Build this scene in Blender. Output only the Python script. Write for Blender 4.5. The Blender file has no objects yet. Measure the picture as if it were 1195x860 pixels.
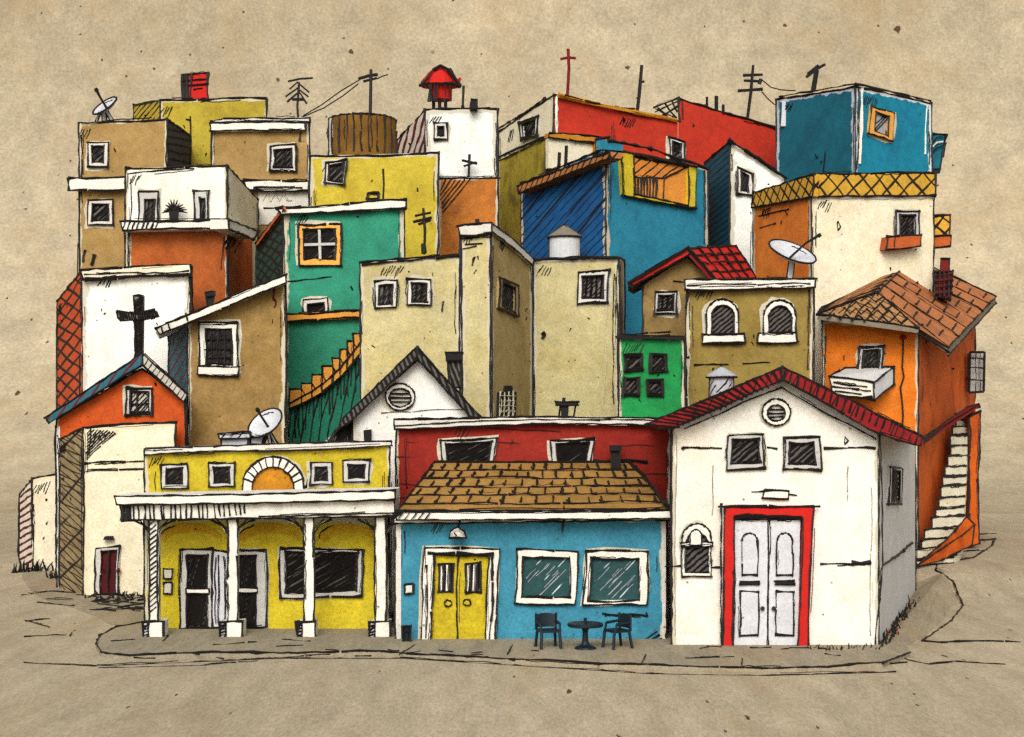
import bpy, math, random
from mathutils import Vector
random.seed(7)
R = math.radians
scene = bpy.context.scene
col = scene.collection

# ------------------------------------------------------------------ layout helpers
S, D, HY, CX = 0.021, 40.0, 480.0, 597.5      # metres per drawing unit at the street front, camera distance, eye row, centre column
ZC = (745 - HY) * S                            # eye height
CAM = Vector((0, -D, ZC))

def kk(Y): return S * (D + Y) / D
def P(px, py, Y):
    k = kk(Y); return Vector(((px - CX) * k, Y, ZC - (py - HY) * k))
def gY(py): return (745 - HY) * D / (py - HY) - D
def G(px, py, z=0.0):
    f = (ZC - z) / S / (py - HY); Y = f * D - D
    v = P(px, py, Y); v.z = z; return v
def smooth(a, b, x):
    t = max(0.0, min(1.0, (x - a) / (b - a))); return t * t * (3 - 2 * t)
def terrain(X, Y):
    h = 9.0 * smooth(19, 44, Y) * (1 - smooth(62, 85, Y)) * (1 - smooth(9, 17, abs(X)))
    h += 0.55 * smooth(7.5, 13, Y) * smooth(9, 12, X) * (1 - smooth(30, 45, Y)) * (1 - smooth(18, 30, X))
    return h
def back(v, d):
    f = (D + v.y + d) / (D + v.y); return Vector((v.x * f, v.y + d, v.z))
def rnd(a): return random.uniform(-a, a)

class Plane:
    def __init__(s, a, b, c=None):
        s.a = a
        if c is None: n = (b - a).cross(Vector((0, 0, 1)))
        else: n = (b - a).cross(c - a)
        n.normalize()
        if n.dot(CAM - a) < 0: n = -n
        s.n = n
    def on(s, px, py, out=0.0):
        d = Vector(((px - CX) * S, D, -(py - HY) * S))
        t = s.n.dot(s.a + s.n * out - CAM) / s.n.dot(d)
        return CAM + d * t

def front(Y): return Plane(Vector((0, Y, 0)), Vector((1, Y, 0)))

# ------------------------------------------------------------------ materials
MATS = {}
def lin(c):
    o = []
    for v in c:
        v /= 255.0; o.append(v / 12.92 if v <= 0.04045 else ((v + 0.055) / 1.055) ** 2.4)
    return o
ALB = 0.80
class NT:
    def __init__(s, m):
        s.t = m.node_tree; s.t.nodes.clear(); s.L = s.t.links
    def n(s, kind, **kw):
        nd = s.t.nodes.new(kind)
        for a, b in kw.items(): setattr(nd, a, b)
        return nd
    def put(s, sock, v):
        if isinstance(v, bpy.types.NodeSocket): s.L.new(v, sock)
        elif v is not None: sock.default_value = v
    def math(s, op, a, b=None, c=None):
        nd = s.n('ShaderNodeMath', operation=op)
        s.put(nd.inputs[0], a)
        if b is not None: s.put(nd.inputs[1], b)
        if c is not None: s.put(nd.inputs[2], c)
        return nd.outputs[0]
    def noise(s, vec, scale, detail=3, rough=0.55, dist=0.0):
        nd = s.n('ShaderNodeTexNoise'); s.put(nd.inputs['Vector'], vec)
        nd.inputs['Scale'].default_value = scale; nd.inputs['Detail'].default_value = detail
        nd.inputs['Roughness'].default_value = rough; nd.inputs['Distortion'].default_value = dist
        return nd.outputs['Fac']
    def ramp(s, v, a, b, lo=0.0, hi=1.0):
        nd = s.n('ShaderNodeMapRange'); nd.clamp = True
        s.put(nd.inputs['Value'], v)
        for k, x in zip(('From Min', 'From Max', 'To Min', 'To Max'), (a, b, lo, hi)): nd.inputs[k].default_value = x
        return nd.outputs['Result']
    def mix(s, f, a, b, mode='MIX'):
        nd = s.n('ShaderNodeMix', data_type='RGBA', blend_type=mode)
        s.put(nd.inputs[0], f)
        for i, v in ((6, a), (7, b)):
            if isinstance(v, (list, tuple)): nd.inputs[i].default_value = (*v[:3], 1)
            else: s.put(nd.inputs[i], v)
        return nd.outputs[2]
    def gray(s, v):
        nd = s.n('ShaderNodeCombineColor')
        for i in range(3): s.put(nd.inputs[i], v)
        return nd.outputs[0]

INK = (24, 19, 17)
def paint(name, rgb, edge=0.0, hatch=None, rough=0.85, mott=1.0, second=None, wash=None, edge_rgb=(202, 192, 166), spec=0.25):
    """a water-colour like wall paint: mottled wash, paper grain, flecks, bare margin, pen hatching (hatch = list of (angle, spacing, share, rgb, breaks))"""
    m = bpy.data.materials.new(name); m.use_nodes = True
    t = NT(m); geo = t.n('ShaderNodeNewGeometry'); pos = geo.outputs['Position']
    base = [v * ALB for v in lin(rgb)]
    c = t.mix(0.0, base, base); uv1 = t.n('ShaderNodeUVMap', uv_map='UVMap').outputs[0]
    if second:                                     # pooled second tone of the wash
        f = t.ramp(t.noise(pos, 0.75, 4, 0.6, 0.6), 0.47, 0.66)
        c = t.mix(f, base, [v * ALB for v in lin(second)])
    if mott:
        big = t.ramp(t.noise(pos, 0.55, 5, 0.62), 0.25, 0.75, 1 - 0.17 * mott, 1 + 0.14 * mott)
        med = t.ramp(t.noise(pos, 3.2, 4, 0.65), 0.25, 0.75, 1 - 0.19 * mott, 1 + 0.14 * mott)
        fine = t.ramp(t.noise(pos, 13.0, 4, 0.75), 0.3, 0.7, 1 - 0.27 * mott, 1 + 0.2 * mott)
        v = t.math('MULTIPLY', t.math('MULTIPLY', big, med), fine)
        c = t.mix(1.0, c, t.gray(v), 'MULTIPLY')
    if edge > 0:
        uv2 = t.n('ShaderNodeUVMap', uv_map='UVFar').outputs[0]
        a = t.n('ShaderNodeSeparateXYZ'); t.put(a.inputs[0], uv1)
        b = t.n('ShaderNodeSeparateXYZ'); t.put(b.inputs[0], uv2)
        d = t.math('MINIMUM', a.outputs[0], t.math('MINIMUM', b.outputs[0], b.outputs[1]))
        d = t.math('ADD', d, t.math('MULTIPLY', t.math('SUBTRACT', t.noise(pos, 1.7, 4, 0.6), 0.5), edge * 3.0))
        f = t.ramp(d, edge * 0.85, edge * 1.1, 1, 0)
        c = t.mix(f, c, [v * ALB for v in lin(edge_rgb)])
    # small dark flecks of the kraft stock showing through
    vo = t.n('ShaderNodeTexVoronoi', voronoi_dimensions='2D'); t.put(vo.inputs['Vector'], uv1); vo.inputs['Scale'].default_value = 1.5
    fl = t.ramp(vo.outputs['Distance'], 0.028, 0.055, 0.75, 0)
    fl = t.math('MULTIPLY', fl, t.ramp(t.noise(pos, 0.9, 2), 0.52, 0.6))
    c = t.mix(fl, c, [v * ALB for v in lin((60, 45, 30))])
    for (ang, sp, share, irgb, brk) in (hatch or []):
        mp = t.n('ShaderNodeMapping'); t.put(mp.inputs[0], uv1); mp.inputs['Rotation'].default_value = (0, 0, R(ang))
        sx = t.n('ShaderNodeSeparateXYZ'); t.put(sx.inputs[0], mp.outputs[0])
        w = t.math('ADD', sx.outputs[0], t.math('MULTIPLY', t.math('SUBTRACT', t.noise(uv1, 0.55 / sp * 0.35, 2), 0.5), sp * 0.9))
        q = t.math('DIVIDE', w, sp)
        fr = t.math('FRACT', q); tri = t.math('ABSOLUTE', t.math('SUBTRACT', fr, 0.5))
        wid = t.math('MULTIPLY', t.ramp(t.noise(uv1, 0.7 / sp, 2), 0.3, 0.7, 0.55, 1.3), share * 0.5)
        f = t.ramp(t.math('SUBTRACT', tri, wid), -0.02, 0.03, 1, 0)
        if brk:                                    # strokes stop and start
            idc = t.n('ShaderNodeCombineXYZ')
            t.put(idc.inputs[0], t.math('MULTIPLY', t.math('FLOOR', q), 7.31)); t.put(idc.inputs[1], t.math('MULTIPLY', sx.outputs[1], 0.22 / sp))
            f = t.math('MULTIPLY', f, t.ramp(t.noise(idc.outputs[0], 1.0, 1), brk, brk + 0.04))
        c = t.mix(f, c, [v * ALB for v in lin(irgb)])
    bs = t.n('ShaderNodeBsdfPrincipled'); t.put(bs.inputs['Base Color'], c)
    bs.inputs['Roughness'].default_value = rough; bs.inputs['Specular IOR Level'].default_value = spec
    bp = t.n('ShaderNodeBump'); bp.inputs['Strength'].default_value = 0.25; bp.inputs['Distance'].default_value = 0.02
    t.put(bp.inputs['Height'], t.noise(pos, 14.0, 4, 0.6)); t.L.new(bp.outputs[0], bs.inputs['Normal'])
    o = t.n('ShaderNodeOutputMaterial'); t.L.new(bs.outputs[0], o.inputs[0])
    MATS[name] = m; return name

RED_INK = (95, 14, 14)
H1 = lambda a=38, sp=.17, sh=.30, c=INK, b=.36: (a, sp, sh, c, b)
paint('ink', INK, mott=0.25, rough=0.6)
paint('red_ink', RED_INK, mott=0.4)
paint('dark_red', (120, 20, 20), mott=0.8)
# walls
paint('tan', (168, 136, 82), edge=.10, second=(160, 126, 68))
paint('tan_side', (150, 122, 72), second=(128, 102, 56))
paint('tan_plain', (160, 128, 74), edge=.12, second=(146, 116, 60))
paint('yellow_top', (180, 160, 50), edge=.1, second=(166, 140, 40))
paint('yellow_top_hatch', (180, 155, 45), hatch=[H1(50, .22, .34)])  # hatch strokes draw shade on the mustard flank
paint('yellow_mid', (200, 178, 54), edge=.13, second=(186, 160, 44))
paint('yellow_front', (216, 194, 42), edge=.14, second=(206, 176, 26))
paint('yellow_upper', (194, 174, 38), edge=.08, second=(190, 158, 26))
paint('yellow_shade', (172, 152, 48), second=(120, 104, 36))
paint('ochre_light', (212, 168, 34), second=(202, 150, 28))
paint('ochre', (196, 130, 26), second=(176, 108, 18))
paint('white', (241, 239, 231), second=(236, 231, 217), mott=.55, edge=.2, edge_rgb=(206, 198, 178))
paint('white_plain', (240, 235, 222), second=(236, 227, 206), mott=.55, edge=.09)
paint('cream', (236, 226, 196), second=(230, 216, 180), mott=.7, edge=.14, edge_rgb=(222, 210, 176))
paint('cream_plain', (238, 229, 202), second=(230, 218, 184), mott=.7)
paint('cream_shade_hatch', (160, 138, 98), second=(140, 118, 78), hatch=[H1(-52, .19, .2, INK, .2), H1(-70, .27, .15, INK, .4), H1(40, .5, .12, INK, .5)])  # cream darkened and hatched, painting shade on the left flank
paint('cream_red_hatch', (236, 226, 206), hatch=[(42, .17, .40, RED_INK, 0)])  # red hatching paints shade on the shed's left flank
paint('white_red_hatch', (226, 214, 196), hatch=[(18, .27, .42, RED_INK, 0)])  # red strokes stand for shade on the white flank
paint('orange_low', (182, 94, 38), edge=.10, second=(168, 82, 30))
paint('orange_low_lifted', (206, 104, 44), second=(170, 74, 24))  # flank copy of the low orange, lightened to offset the real shade
paint('orange_gable', (200, 82, 24), edge=.10, second=(196, 74, 16))
paint('orange_house', (222, 120, 28), edge=.10, second=(226, 112, 14))
paint('orange_shaded', (206, 92, 14), second=(176, 72, 12))  # darker copy of the house orange, shade painted into the colour
paint('orange_left', (230, 128, 44), edge=.1, second=(212, 108, 30))
paint('orange_ochre', (196, 118, 44), edge=.08, second=(160, 92, 34))
paint('orange_cross_hatch', (202, 78, 28), hatch=[H1(40, .34, .24, INK, .25), H1(-45, .36, .22, INK, .3)])  # cross hatching painted as shade over the orange flank
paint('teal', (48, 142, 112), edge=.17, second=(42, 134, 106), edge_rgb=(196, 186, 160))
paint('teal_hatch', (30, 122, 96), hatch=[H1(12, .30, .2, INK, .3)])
paint('green_cross_hatch', (34, 66, 50), hatch=[H1(42, .25, .34, INK, .1), H1(-42, .25, .34, INK, .1)])  # teal flank darkened and cross hatched as painted shade
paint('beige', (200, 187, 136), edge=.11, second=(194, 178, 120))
paint('beige_shaded', (176, 151, 98), second=(160, 134, 82), edge=.08)  # beige copy with the flank's shade put into its colour
paint('blue_dark', (18, 92, 148), edge=.1, hatch=[H1(44, .75, .12, INK, .45), H1(48, .26, .18, (10, 34, 66), .3)], second=(12, 80, 138))  # strokes over the blue paint shade on the flank
paint('turquoise_back', (42, 134, 160), edge=.11, second=(34, 124, 152))
paint('turquoise', (62, 140, 164), edge=.11, second=(54, 128, 152))
paint('slate_blue', (44, 98, 112), hatch=[(35, .24, .26, RED_INK, 0)])
paint('teal_dark_hatch', (20, 82, 100), hatch=[H1(68, .24, .22, INK, .15)])  # dark strokes draw the shade of the narrow flank
paint('blue_box', (16, 130, 158), edge=.12, second=(14, 116, 146), edge_rgb=(220, 226, 224))
paint('blue_box_shaded', (18, 100, 118), edge=.14, hatch=[H1(6, .75, .10, INK, .55)], second=(16, 88, 106), edge_rgb=(190, 196, 206))  # darker copy of the box blue; shade painted in with sparse hatching
paint('red', (190, 50, 28), second=(192, 44, 22))
paint('red_house', (150, 38, 24), edge=.08, hatch=[H1(91, .38, .10, (60, 10, 8), .52)], second=(142, 30, 18))
paint('green', (28, 150, 74), edge=.08, second=(24, 132, 66))
paint('olive', (150, 128, 64), edge=.10, second=(138, 114, 48))
paint('gray_shade', (206, 204, 200), mott=.6)  # white darkened by painted shade: chapel flank, strip under its verge
paint('gray', (172, 174, 178), mott=.8)
paint('gray_hatch', (186, 188, 190), hatch=[H1(40, .17, .28, INK, .4)])
paint('gray_light', (208, 208, 209), mott=.6)
paint('dish_gray', (208, 208, 211), mott=.7, rough=.5)
paint('black_gray_hatch', (72, 68, 66), hatch=[H1(58, .26, .34, INK, .1)])  # dark hatching that paints the shaded right flank
paint('white_hatch', (232, 228, 214), hatch=[H1(-52, .13, .16, INK, .52)])
paint('verge_hatch', (96, 92, 84), hatch=[H1(-20, .14, .62, INK, 0)])
paint('verge_light', (190, 184, 168), hatch=[H1(30, .17, .2, INK, .2), H1(-40, .3, .2, INK, .4)])
# trim
paint('trim_white', (234, 229, 215), mott=.6)
paint('halo', (206, 198, 174), mott=.8)
paint('frame_white', (218, 212, 200), mott=.6)
paint('frame_gray', (196, 192, 184), mott=.7)
paint('frame_orange', (238, 170, 74), mott=.8)
paint('band_orange', (232, 160, 64), mott=.8)
paint('lattice', (206, 158, 50), hatch=[H1(45, .50, .16, INK, 0), H1(-45, .50, .16, INK, 0)])
paint('lattice_side', (214, 160, 52), hatch=[H1(38, .42, .2, INK, 0), H1(-52, .42, .2, INK, 0)])
paint('planter', (190, 92, 40))
paint('brown_hatch', (176, 112, 58), hatch=[H1(42, .30, .26, INK, .2)])
paint('brown_tank', (132, 92, 28), second=(112, 76, 22))
paint('red_roof_band', (140, 20, 22), hatch=[H1(24, .25, .14, INK, 0.4)])
paint('red_tile', (206, 34, 24), second=(186, 26, 20))
paint('tile_tan', (172, 128, 62), second=(152, 112, 50))
paint('tile_terracotta', (182, 112, 66), second=(160, 98, 58))
paint('tile_scallop', (172, 126, 78), hatch=[H1(40, .36, .14, INK, .2), H1(-40, .36, .14, INK, .3)])
paint('roof_gray', (132, 122, 104))
paint('door_yellow', (200, 176, 30), second=(192, 164, 20))
paint('door_gray', (214, 214, 214), mott=.6)
paint('door_red', (200, 30, 20), mott=.6)
paint('door_dark_red', (80, 12, 16))
paint('chair_black', (16, 30, 38), mott=.6, rough=.5)
# panes
paint('pane', (92, 87, 82), hatch=[H1(50, .12, .50, (14, 12, 12), .25)], rough=.8, spec=.1)
paint('pane_far', (104, 98, 92), hatch=[H1(50, .19, .52, (14, 12, 12), .2)], rough=.8, spec=.1)
paint('pane_upright', (112, 106, 98), hatch=[H1(6, .17, .55, (14, 12, 12), .2)], rough=.8, spec=.1)
paint('pane_scribble', (86, 83, 80), hatch=[H1(58, .1, .5, (12, 10, 10), .2)], rough=.8, spec=.1)
paint('pane_teal', (40, 76, 76), hatch=[(44, .19, .12, (214, 224, 220), .56)], rough=.7, spec=.15)
paint('pane_light', (190, 184, 168), hatch=[H1(5, .2, .22, INK, .4)], rough=.7)
paint('stripe_orange', (224, 140, 56), hatch=[H1(58, .30, .22, INK, 0)])
paint('inside_orange', (232, 150, 58))
paint('sump_black', (30, 27, 25))

def paper(name, rgb, k=.021, flat=1.0, spk=1.0, upright=False):
    """kraft paper: blotches, fibres and brown specks; k = metres per grain unit, flat = how much the grain is drawn out along the street depth"""
    m = bpy.data.materials.new(name); m.use_nodes = True
    t = NT(m); p0 = t.n('ShaderNodeNewGeometry').outputs['Position']
    mp = t.n('ShaderNodeMapping'); t.put(mp.inputs[0], p0); mp.inputs['Scale'].default_value = (1 / k, flat / k, 1 / k); pos = mp.outputs[0]
    base = [v * ALB for v in lin(rgb)]
    v = t.ramp(t.noise(pos, 1 / 420, 4, .6), .3, .7, .84, 1.13)
    v = t.math('MULTIPLY', v, t.ramp(t.noise(pos, 1 / 30, 5, .66), .25, .75, .78, 1.2))
    v = t.math('MULTIPLY', v, t.ramp(t.noise(pos, 1 / 3.2, 4, .8), .3, .7, .70, 1.24))
    c = t.mix(1.0, base, t.gray(v), 'MULTIPLY')
    c = t.mix(t.ramp(t.noise(pos, 1 / 95, 4, .7, .4), .5, .75, 0, .5), c, [x * ALB for x in lin((164, 138, 98))])
    fb = t.n('ShaderNodeMapping'); t.put(fb.inputs[0], pos); fb.inputs['Scale'].default_value = (1 / 3.5, 1 / 3.5, 1 / 26)
    c = t.mix(t.ramp(t.noise(fb.outputs[0], 1, 2, .5), .62, .76, 0, .13), c, [x * ALB for x in lin((222, 212, 188))])
    for sc, r0, gate, g2 in ((170, 3.6, .60, .61), (105, 2.1, .57, .58), (46, 1.15, .54, .56)):
        nz = t.n('ShaderNodeTexNoise'); t.put(nz.inputs['Vector'], pos); nz.inputs['Scale'].default_value = 1 / 4.5; nz.inputs['Detail'].default_value = 3
        sv = t.n('ShaderNodeVectorMath', operation='SCALE'); t.put(sv.inputs[0], nz.outputs['Color']); sv.inputs['Scale'].default_value = r0 * 3.2
        wv = t.n('ShaderNodeVectorMath', operation='ADD'); t.put(wv.inputs[0], pos); t.put(wv.inputs[1], sv.outputs[0])
        vo = t.n('ShaderNodeTexVoronoi'); vo.inputs['Scale'].default_value = 1 / sc; vo.voronoi_dimensions = '2D'
        sp_ = t.n('ShaderNodeSeparateXYZ'); t.put(sp_.inputs[0], wv.outputs[0]); cb = t.n('ShaderNodeCombineXYZ'); t.put(cb.inputs[0], sp_.outputs[0]); t.put(cb.inputs[1], sp_.outputs[2 if upright else 1]); t.put(vo.inputs['Vector'], cb.outputs[0])
        kf = t.math('MULTIPLY', t.ramp(vo.outputs['Distance'], r0 / sc, r0 * 1.35 / sc, .9 * spk, 0), t.ramp(t.noise(pos, .6 / sc, 1), gate, g2))
        c = t.mix(kf, c, [x * ALB for x in lin((70, 42, 22))])
    o = t.n('ShaderNodeOutputMaterial'); bs = t.n('ShaderNodeBsdfPrincipled'); t.put(bs.inputs['Base Color'], c)
    bs.inputs['Roughness'].default_value = .95; bs.inputs['Specular IOR Level'].default_value = .05; t.L.new(bs.outputs[0], o.inputs[0])
    MATS[name] = m; return name
EXPOSURE = 0.28

# ------------------------------------------------------------------ mesh builder
def root_loc(o):
    while o.parent: o = o.parent
    return o.location.copy()
class MB:
    def __init__(s): s.v = []; s.f = []; s.m = []; s.u = []; s.u2 = []; s.slots = []
    def mi(s, mat):
        if mat not in s.slots: s.slots.append(mat)
        return s.slots.index(mat)
    def poly(s, pts, mat, uv=None, uv2=None):
        i0 = len(s.v); s.v += [Vector(p) for p in pts]; s.f.append(list(range(i0, i0 + len(pts)))); s.m.append(s.mi(mat))
        if uv is None:
            n = Vector((0, 0, 0)); L = len(pts)
            for a in range(L): n += Vector(pts[a]).cross(Vector(pts[(a + 1) % L]))
            if n.length < 1e-9: n = Vector((0, -1, 0))
            n.normalize()
            h = n.cross(Vector((0, 0, 1)))
            h = Vector((1, 0, 0)) if h.length < .05 else h.normalized()
            if h.x < 0 or (abs(h.x) < .2 and h.y < 0): h = -h
            w = n.cross(h)
            if w.z < 0: w = -w
            uv = [(Vector(p).dot(h), Vector(p).dot(w)) for p in pts]
            mu = min(a for a, b in uv); mv = min(b for a, b in uv); uv = [(a - mu + .5, b - mv) for a, b in uv]
        if uv2 is None: uv2 = [(90, 90)] * len(pts)
        s.u += uv; s.u2 += uv2
    def wall(s, A, B, zb, mat):
        """upright wall from A to B (their z is the top), bottom at zb; margins recorded for the bare paper edge"""
        W = (Vector((B.x, B.y, 0)) - Vector((A.x, A.y, 0))).length
        pts = [Vector((A.x, A.y, zb)), Vector((B.x, B.y, zb)), B, A]
        W *= max(.12, abs((B - A).normalized().x - (B - A).normalized().y * (A.x + B.x) / 2 / (D + (A.y + B.y) / 2)))
        uv = [(0, zb), (W, zb), (W, B.z), (0, A.z)]
        uv2 = [(W, A.z - zb), (0, B.z - zb), (0, 0), (W, 0)]
        s.poly(pts, mat, uv, uv2)
    def loft(s, F, K, mat, side=None, cap=True, margin=False):
        side = side or mat; n = len(F)
        if margin:
            xs = [p.x for p in F]
            uv = [(p.x - min(xs), p.z) for p in F]; s.poly(F, mat, uv, [(max(xs) - p.x, 90) for p in F])
        else: s.poly(F, mat)
        for i in range(n):
            j = (i + 1) % n; s.poly([F[i], K[i], K[j], F[j]], side)
        if cap: s.poly(list(reversed(K)), side)
    def prism(s, F, vec, mat, side=None): s.loft(F, [p + Vector(vec) for p in F], mat, side)
    def slab(s, px, Y, d, mat, side=None, inkw=0, radial=True):
        F = [P(a, b, Y) for a, b in px]
        s.loft(F, [back(p, d) if radial else p + Vector((0, d, 0)) for p in F], mat, side)
        if inkw: s.ink(F + [F[0]], inkw)
    def box(s, x0, y0, z0, x1, y1, z1, mat):
        F = [Vector(p) for p in ((x0, y0, z0), (x1, y0, z0), (x1, y0, z1), (x0, y0, z1))]
        s.prism(F, (0, y1 - y0, 0), mat)
    def plate(s, pl, px, thick, mat, out=0.004, inkw=0, side=None):
        F = [pl.on(a, b, out + thick) for a, b in px]
        s.prism(F, -pl.n * thick, mat, side)
        if inkw: s.ink(F + [F[0]], inkw)
    def tube(s, pts, rad, mat, n=5, cap=True):
        if not isinstance(rad, (list, tuple)): rad = [rad] * len(pts)
        prev = None; mi = s.mi(mat)
        up = Vector((0.31, 0.2, 0.93)); i00 = len(s.v)
        for i, p in enumerate(pts):
            t = (pts[min(i + 1, len(pts) - 1)] - pts[max(i - 1, 0)])
            if t.length < 1e-9: t = Vector((0, 0, 1))
            t.normalize(); a = t.cross(up)
            if a.length < .1: a = t.cross(Vector((1, 0, 0)))
            a.normalize(); b = t.cross(a)
            i0 = len(s.v)
            for k in range(n):
                an = 2 * math.pi * k / n; s.v.append(p + (a * math.cos(an) + b * math.sin(an)) * rad[i])
            if prev is not None:
                for k in range(n):
                    q = (k + 1) % n; s.f.append([prev + k, prev + q, i0 + q, i0 + k]); s.m.append(mi)
                    s.u += [(0, 0)] * 4; s.u2 += [(9, 9)] * 4
            prev = i0
        if cap:
            for fc in ([i00 + k for k in range(n)][::-1], [prev + k for k in range(n)]):
                s.f.append(fc); s.m.append(mi); s.u += [(0, 0)] * n; s.u2 += [(9, 9)] * n
    def ink(s, pts, w=2.0, wob=1.0, over=2.0, mat='ink', brk=True):
        """a pen line: slightly wandering, uneven in weight, overshooting its corners"""
        for a, b in zip(pts[:-1], pts[1:]):
            d = b - a
            if d.length < 1e-4: continue
            k = kk((a.y + b.y) / 2); L = d.length / k; ww = w * 1.12
            if L > 40 and brk and random.random() < .38:          # the pen lifts for a moment
                c = random.uniform(.3, .7); g = random.uniform(1.5, 4.5) / L
                s.ink([a, a.lerp(b, c)], w, wob, over, mat, False); s.ink([a.lerp(b, min(.95, c + g)) + Vector((rnd(.6) * k, 0, rnd(.6) * k)), b], w * random.uniform(.7, 1.1), wob, over, mat, False); continue
            n = max(2, min(46, int(L / 9))); e = d.normalized()
            o1 = min(over, L * .12) * k * random.random(); o2 = min(over, L * .12) * k * random.random()
            a2 = a - e * o1; b2 = b + e * o2
            amp = .8 * k * wob; ph = random.random() * 6; bow = rnd(1.7) * k * wob * min(1, L / 60)
            ps = []; rs = []
            for i in range(n + 1):
                t = i / n; p = a2.lerp(b2, t)
                off = Vector((rnd(amp), 0, rnd(amp))) * (.7 if 0 < i < n else .4)
                off.z += bow * math.sin(math.pi * t) * abs(e.x); off.x += bow * math.sin(math.pi * t) * abs(e.z)
                ps.append(p + off); rs.append(ww * .5 * k * random.uniform(.5, 1.35) * (1.5 if i in (0, n) and random.random() < .55 and L > 14 else 1))
            s.tube(ps, rs, mat, 4)
            for _ in range(0 if L < 30 else random.choice((0, 1, 1, 2))):     # the pen went over it twice
                o3 = random.choice((-1, 1)) * random.uniform(.7, 2.2) * k
                q0 = random.uniform(0, .4); q1 = random.uniform(.6, 1)
                m_ = [a2.lerp(b2, q0 + (q1 - q0) * i / 6) + Vector((rnd(amp) + o3 * abs(e.z), 0, rnd(amp) + o3 * abs(e.x))) for i in range(7)]
                s.tube(m_, [w * random.uniform(.14, .34) * k] * 7, mat, 4)
    def inkp(s, pl, px, w=2.0, out=.01, **kw): s.ink([pl.on(a, b, out) for a, b in px], w, **kw)
    def build(s, name, parent=None):
        me = bpy.data.meshes.new(name)
        loc = root_loc(parent) if parent else Vector((0, 0, 0))
        me.from_pydata([tuple(v - loc) for v in s.v], [], s.f)
        for m in s.slots: me.materials.append(MATS[m])
        me.polygons.foreach_set('material_index', s.m)
        for nm, dat in (('UVMap', s.u), ('UVFar', s.u2)):
            l = me.uv_layers.new(name=nm); l.data.foreach_set('uv', [c for p in dat for c in p])
        me.update()
        o = bpy.data.objects.new(name, me); col.objects.link(o)
        if parent: o.parent = parent
        return o

def thing(name, label, cat, loc, group=None):
    o = bpy.data.objects.new(name, None); col.objects.link(o); o.location = loc; o.empty_display_size = .3
    o['label'] = label; o['category'] = cat
    if group: o['group'] = group
    return o
def struct(o, kind='structure'): o['kind'] = kind; return o

def rect(x0, y0, x1, y1, j=0.0): return [(x0 + rnd(j), y0 + rnd(j)), (x1 + rnd(j), y0 + rnd(j)), (x1 + rnd(j), y1 + rnd(j)), (x0 + rnd(j), y1 + rnd(j))]
def circ(cx, cy, rx, ry=None, n=22, rot=0, a0=0, a1=360):
    ry = ry or rx; o = []
    for i in range(n):
        a = R(a0 + (a1 - a0) * i / (n if a1 - a0 == 360 else n - 1)); x = rx * math.cos(a); y = ry * math.sin(a)
        c, s_ = math.cos(R(rot)), math.sin(R(rot)); o.append((cx + x * c - y * s_, cy + x * s_ + y * c))
    return o
def arch(x0, y0, x1, y1, n=10):
    r = (x1 - x0) / 2; cx = (x0 + x1) / 2; ry = min(r, (y1 - y0) * .7)
    return [(x0, y1)] + [(cx - r * math.cos(math.pi * i / n), y0 + ry - ry * math.sin(math.pi * i / n)) for i in range(n + 1)] + [(x1, y1)]
def inset(poly, f):
    """rect-like inset: f = (left, top, right, bottom)"""
    xs = [p[0] for p in poly]; ys = [p[1] for p in poly]; x0, x1, y0, y1 = min(xs), max(xs), min(ys), max(ys)
    l, t, r, b = f if isinstance(f, (tuple, list)) else (f,) * 4
    return [(x0 + l + (x - x0) / (x1 - x0) * (x1 - x0 - l - r), y0 + t + (y - y0) / (y1 - y0) * (y1 - y0 - t - b)) for x, y in poly]
def quad_inset(q, f):
    cx = sum(p[0] for p in q) / 4; cy = sum(p[1] for p in q) / 4
    return [(cx + (x - cx) * (1 - f), cy + (y - cy) * (1 - f)) for x, y in q]

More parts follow.
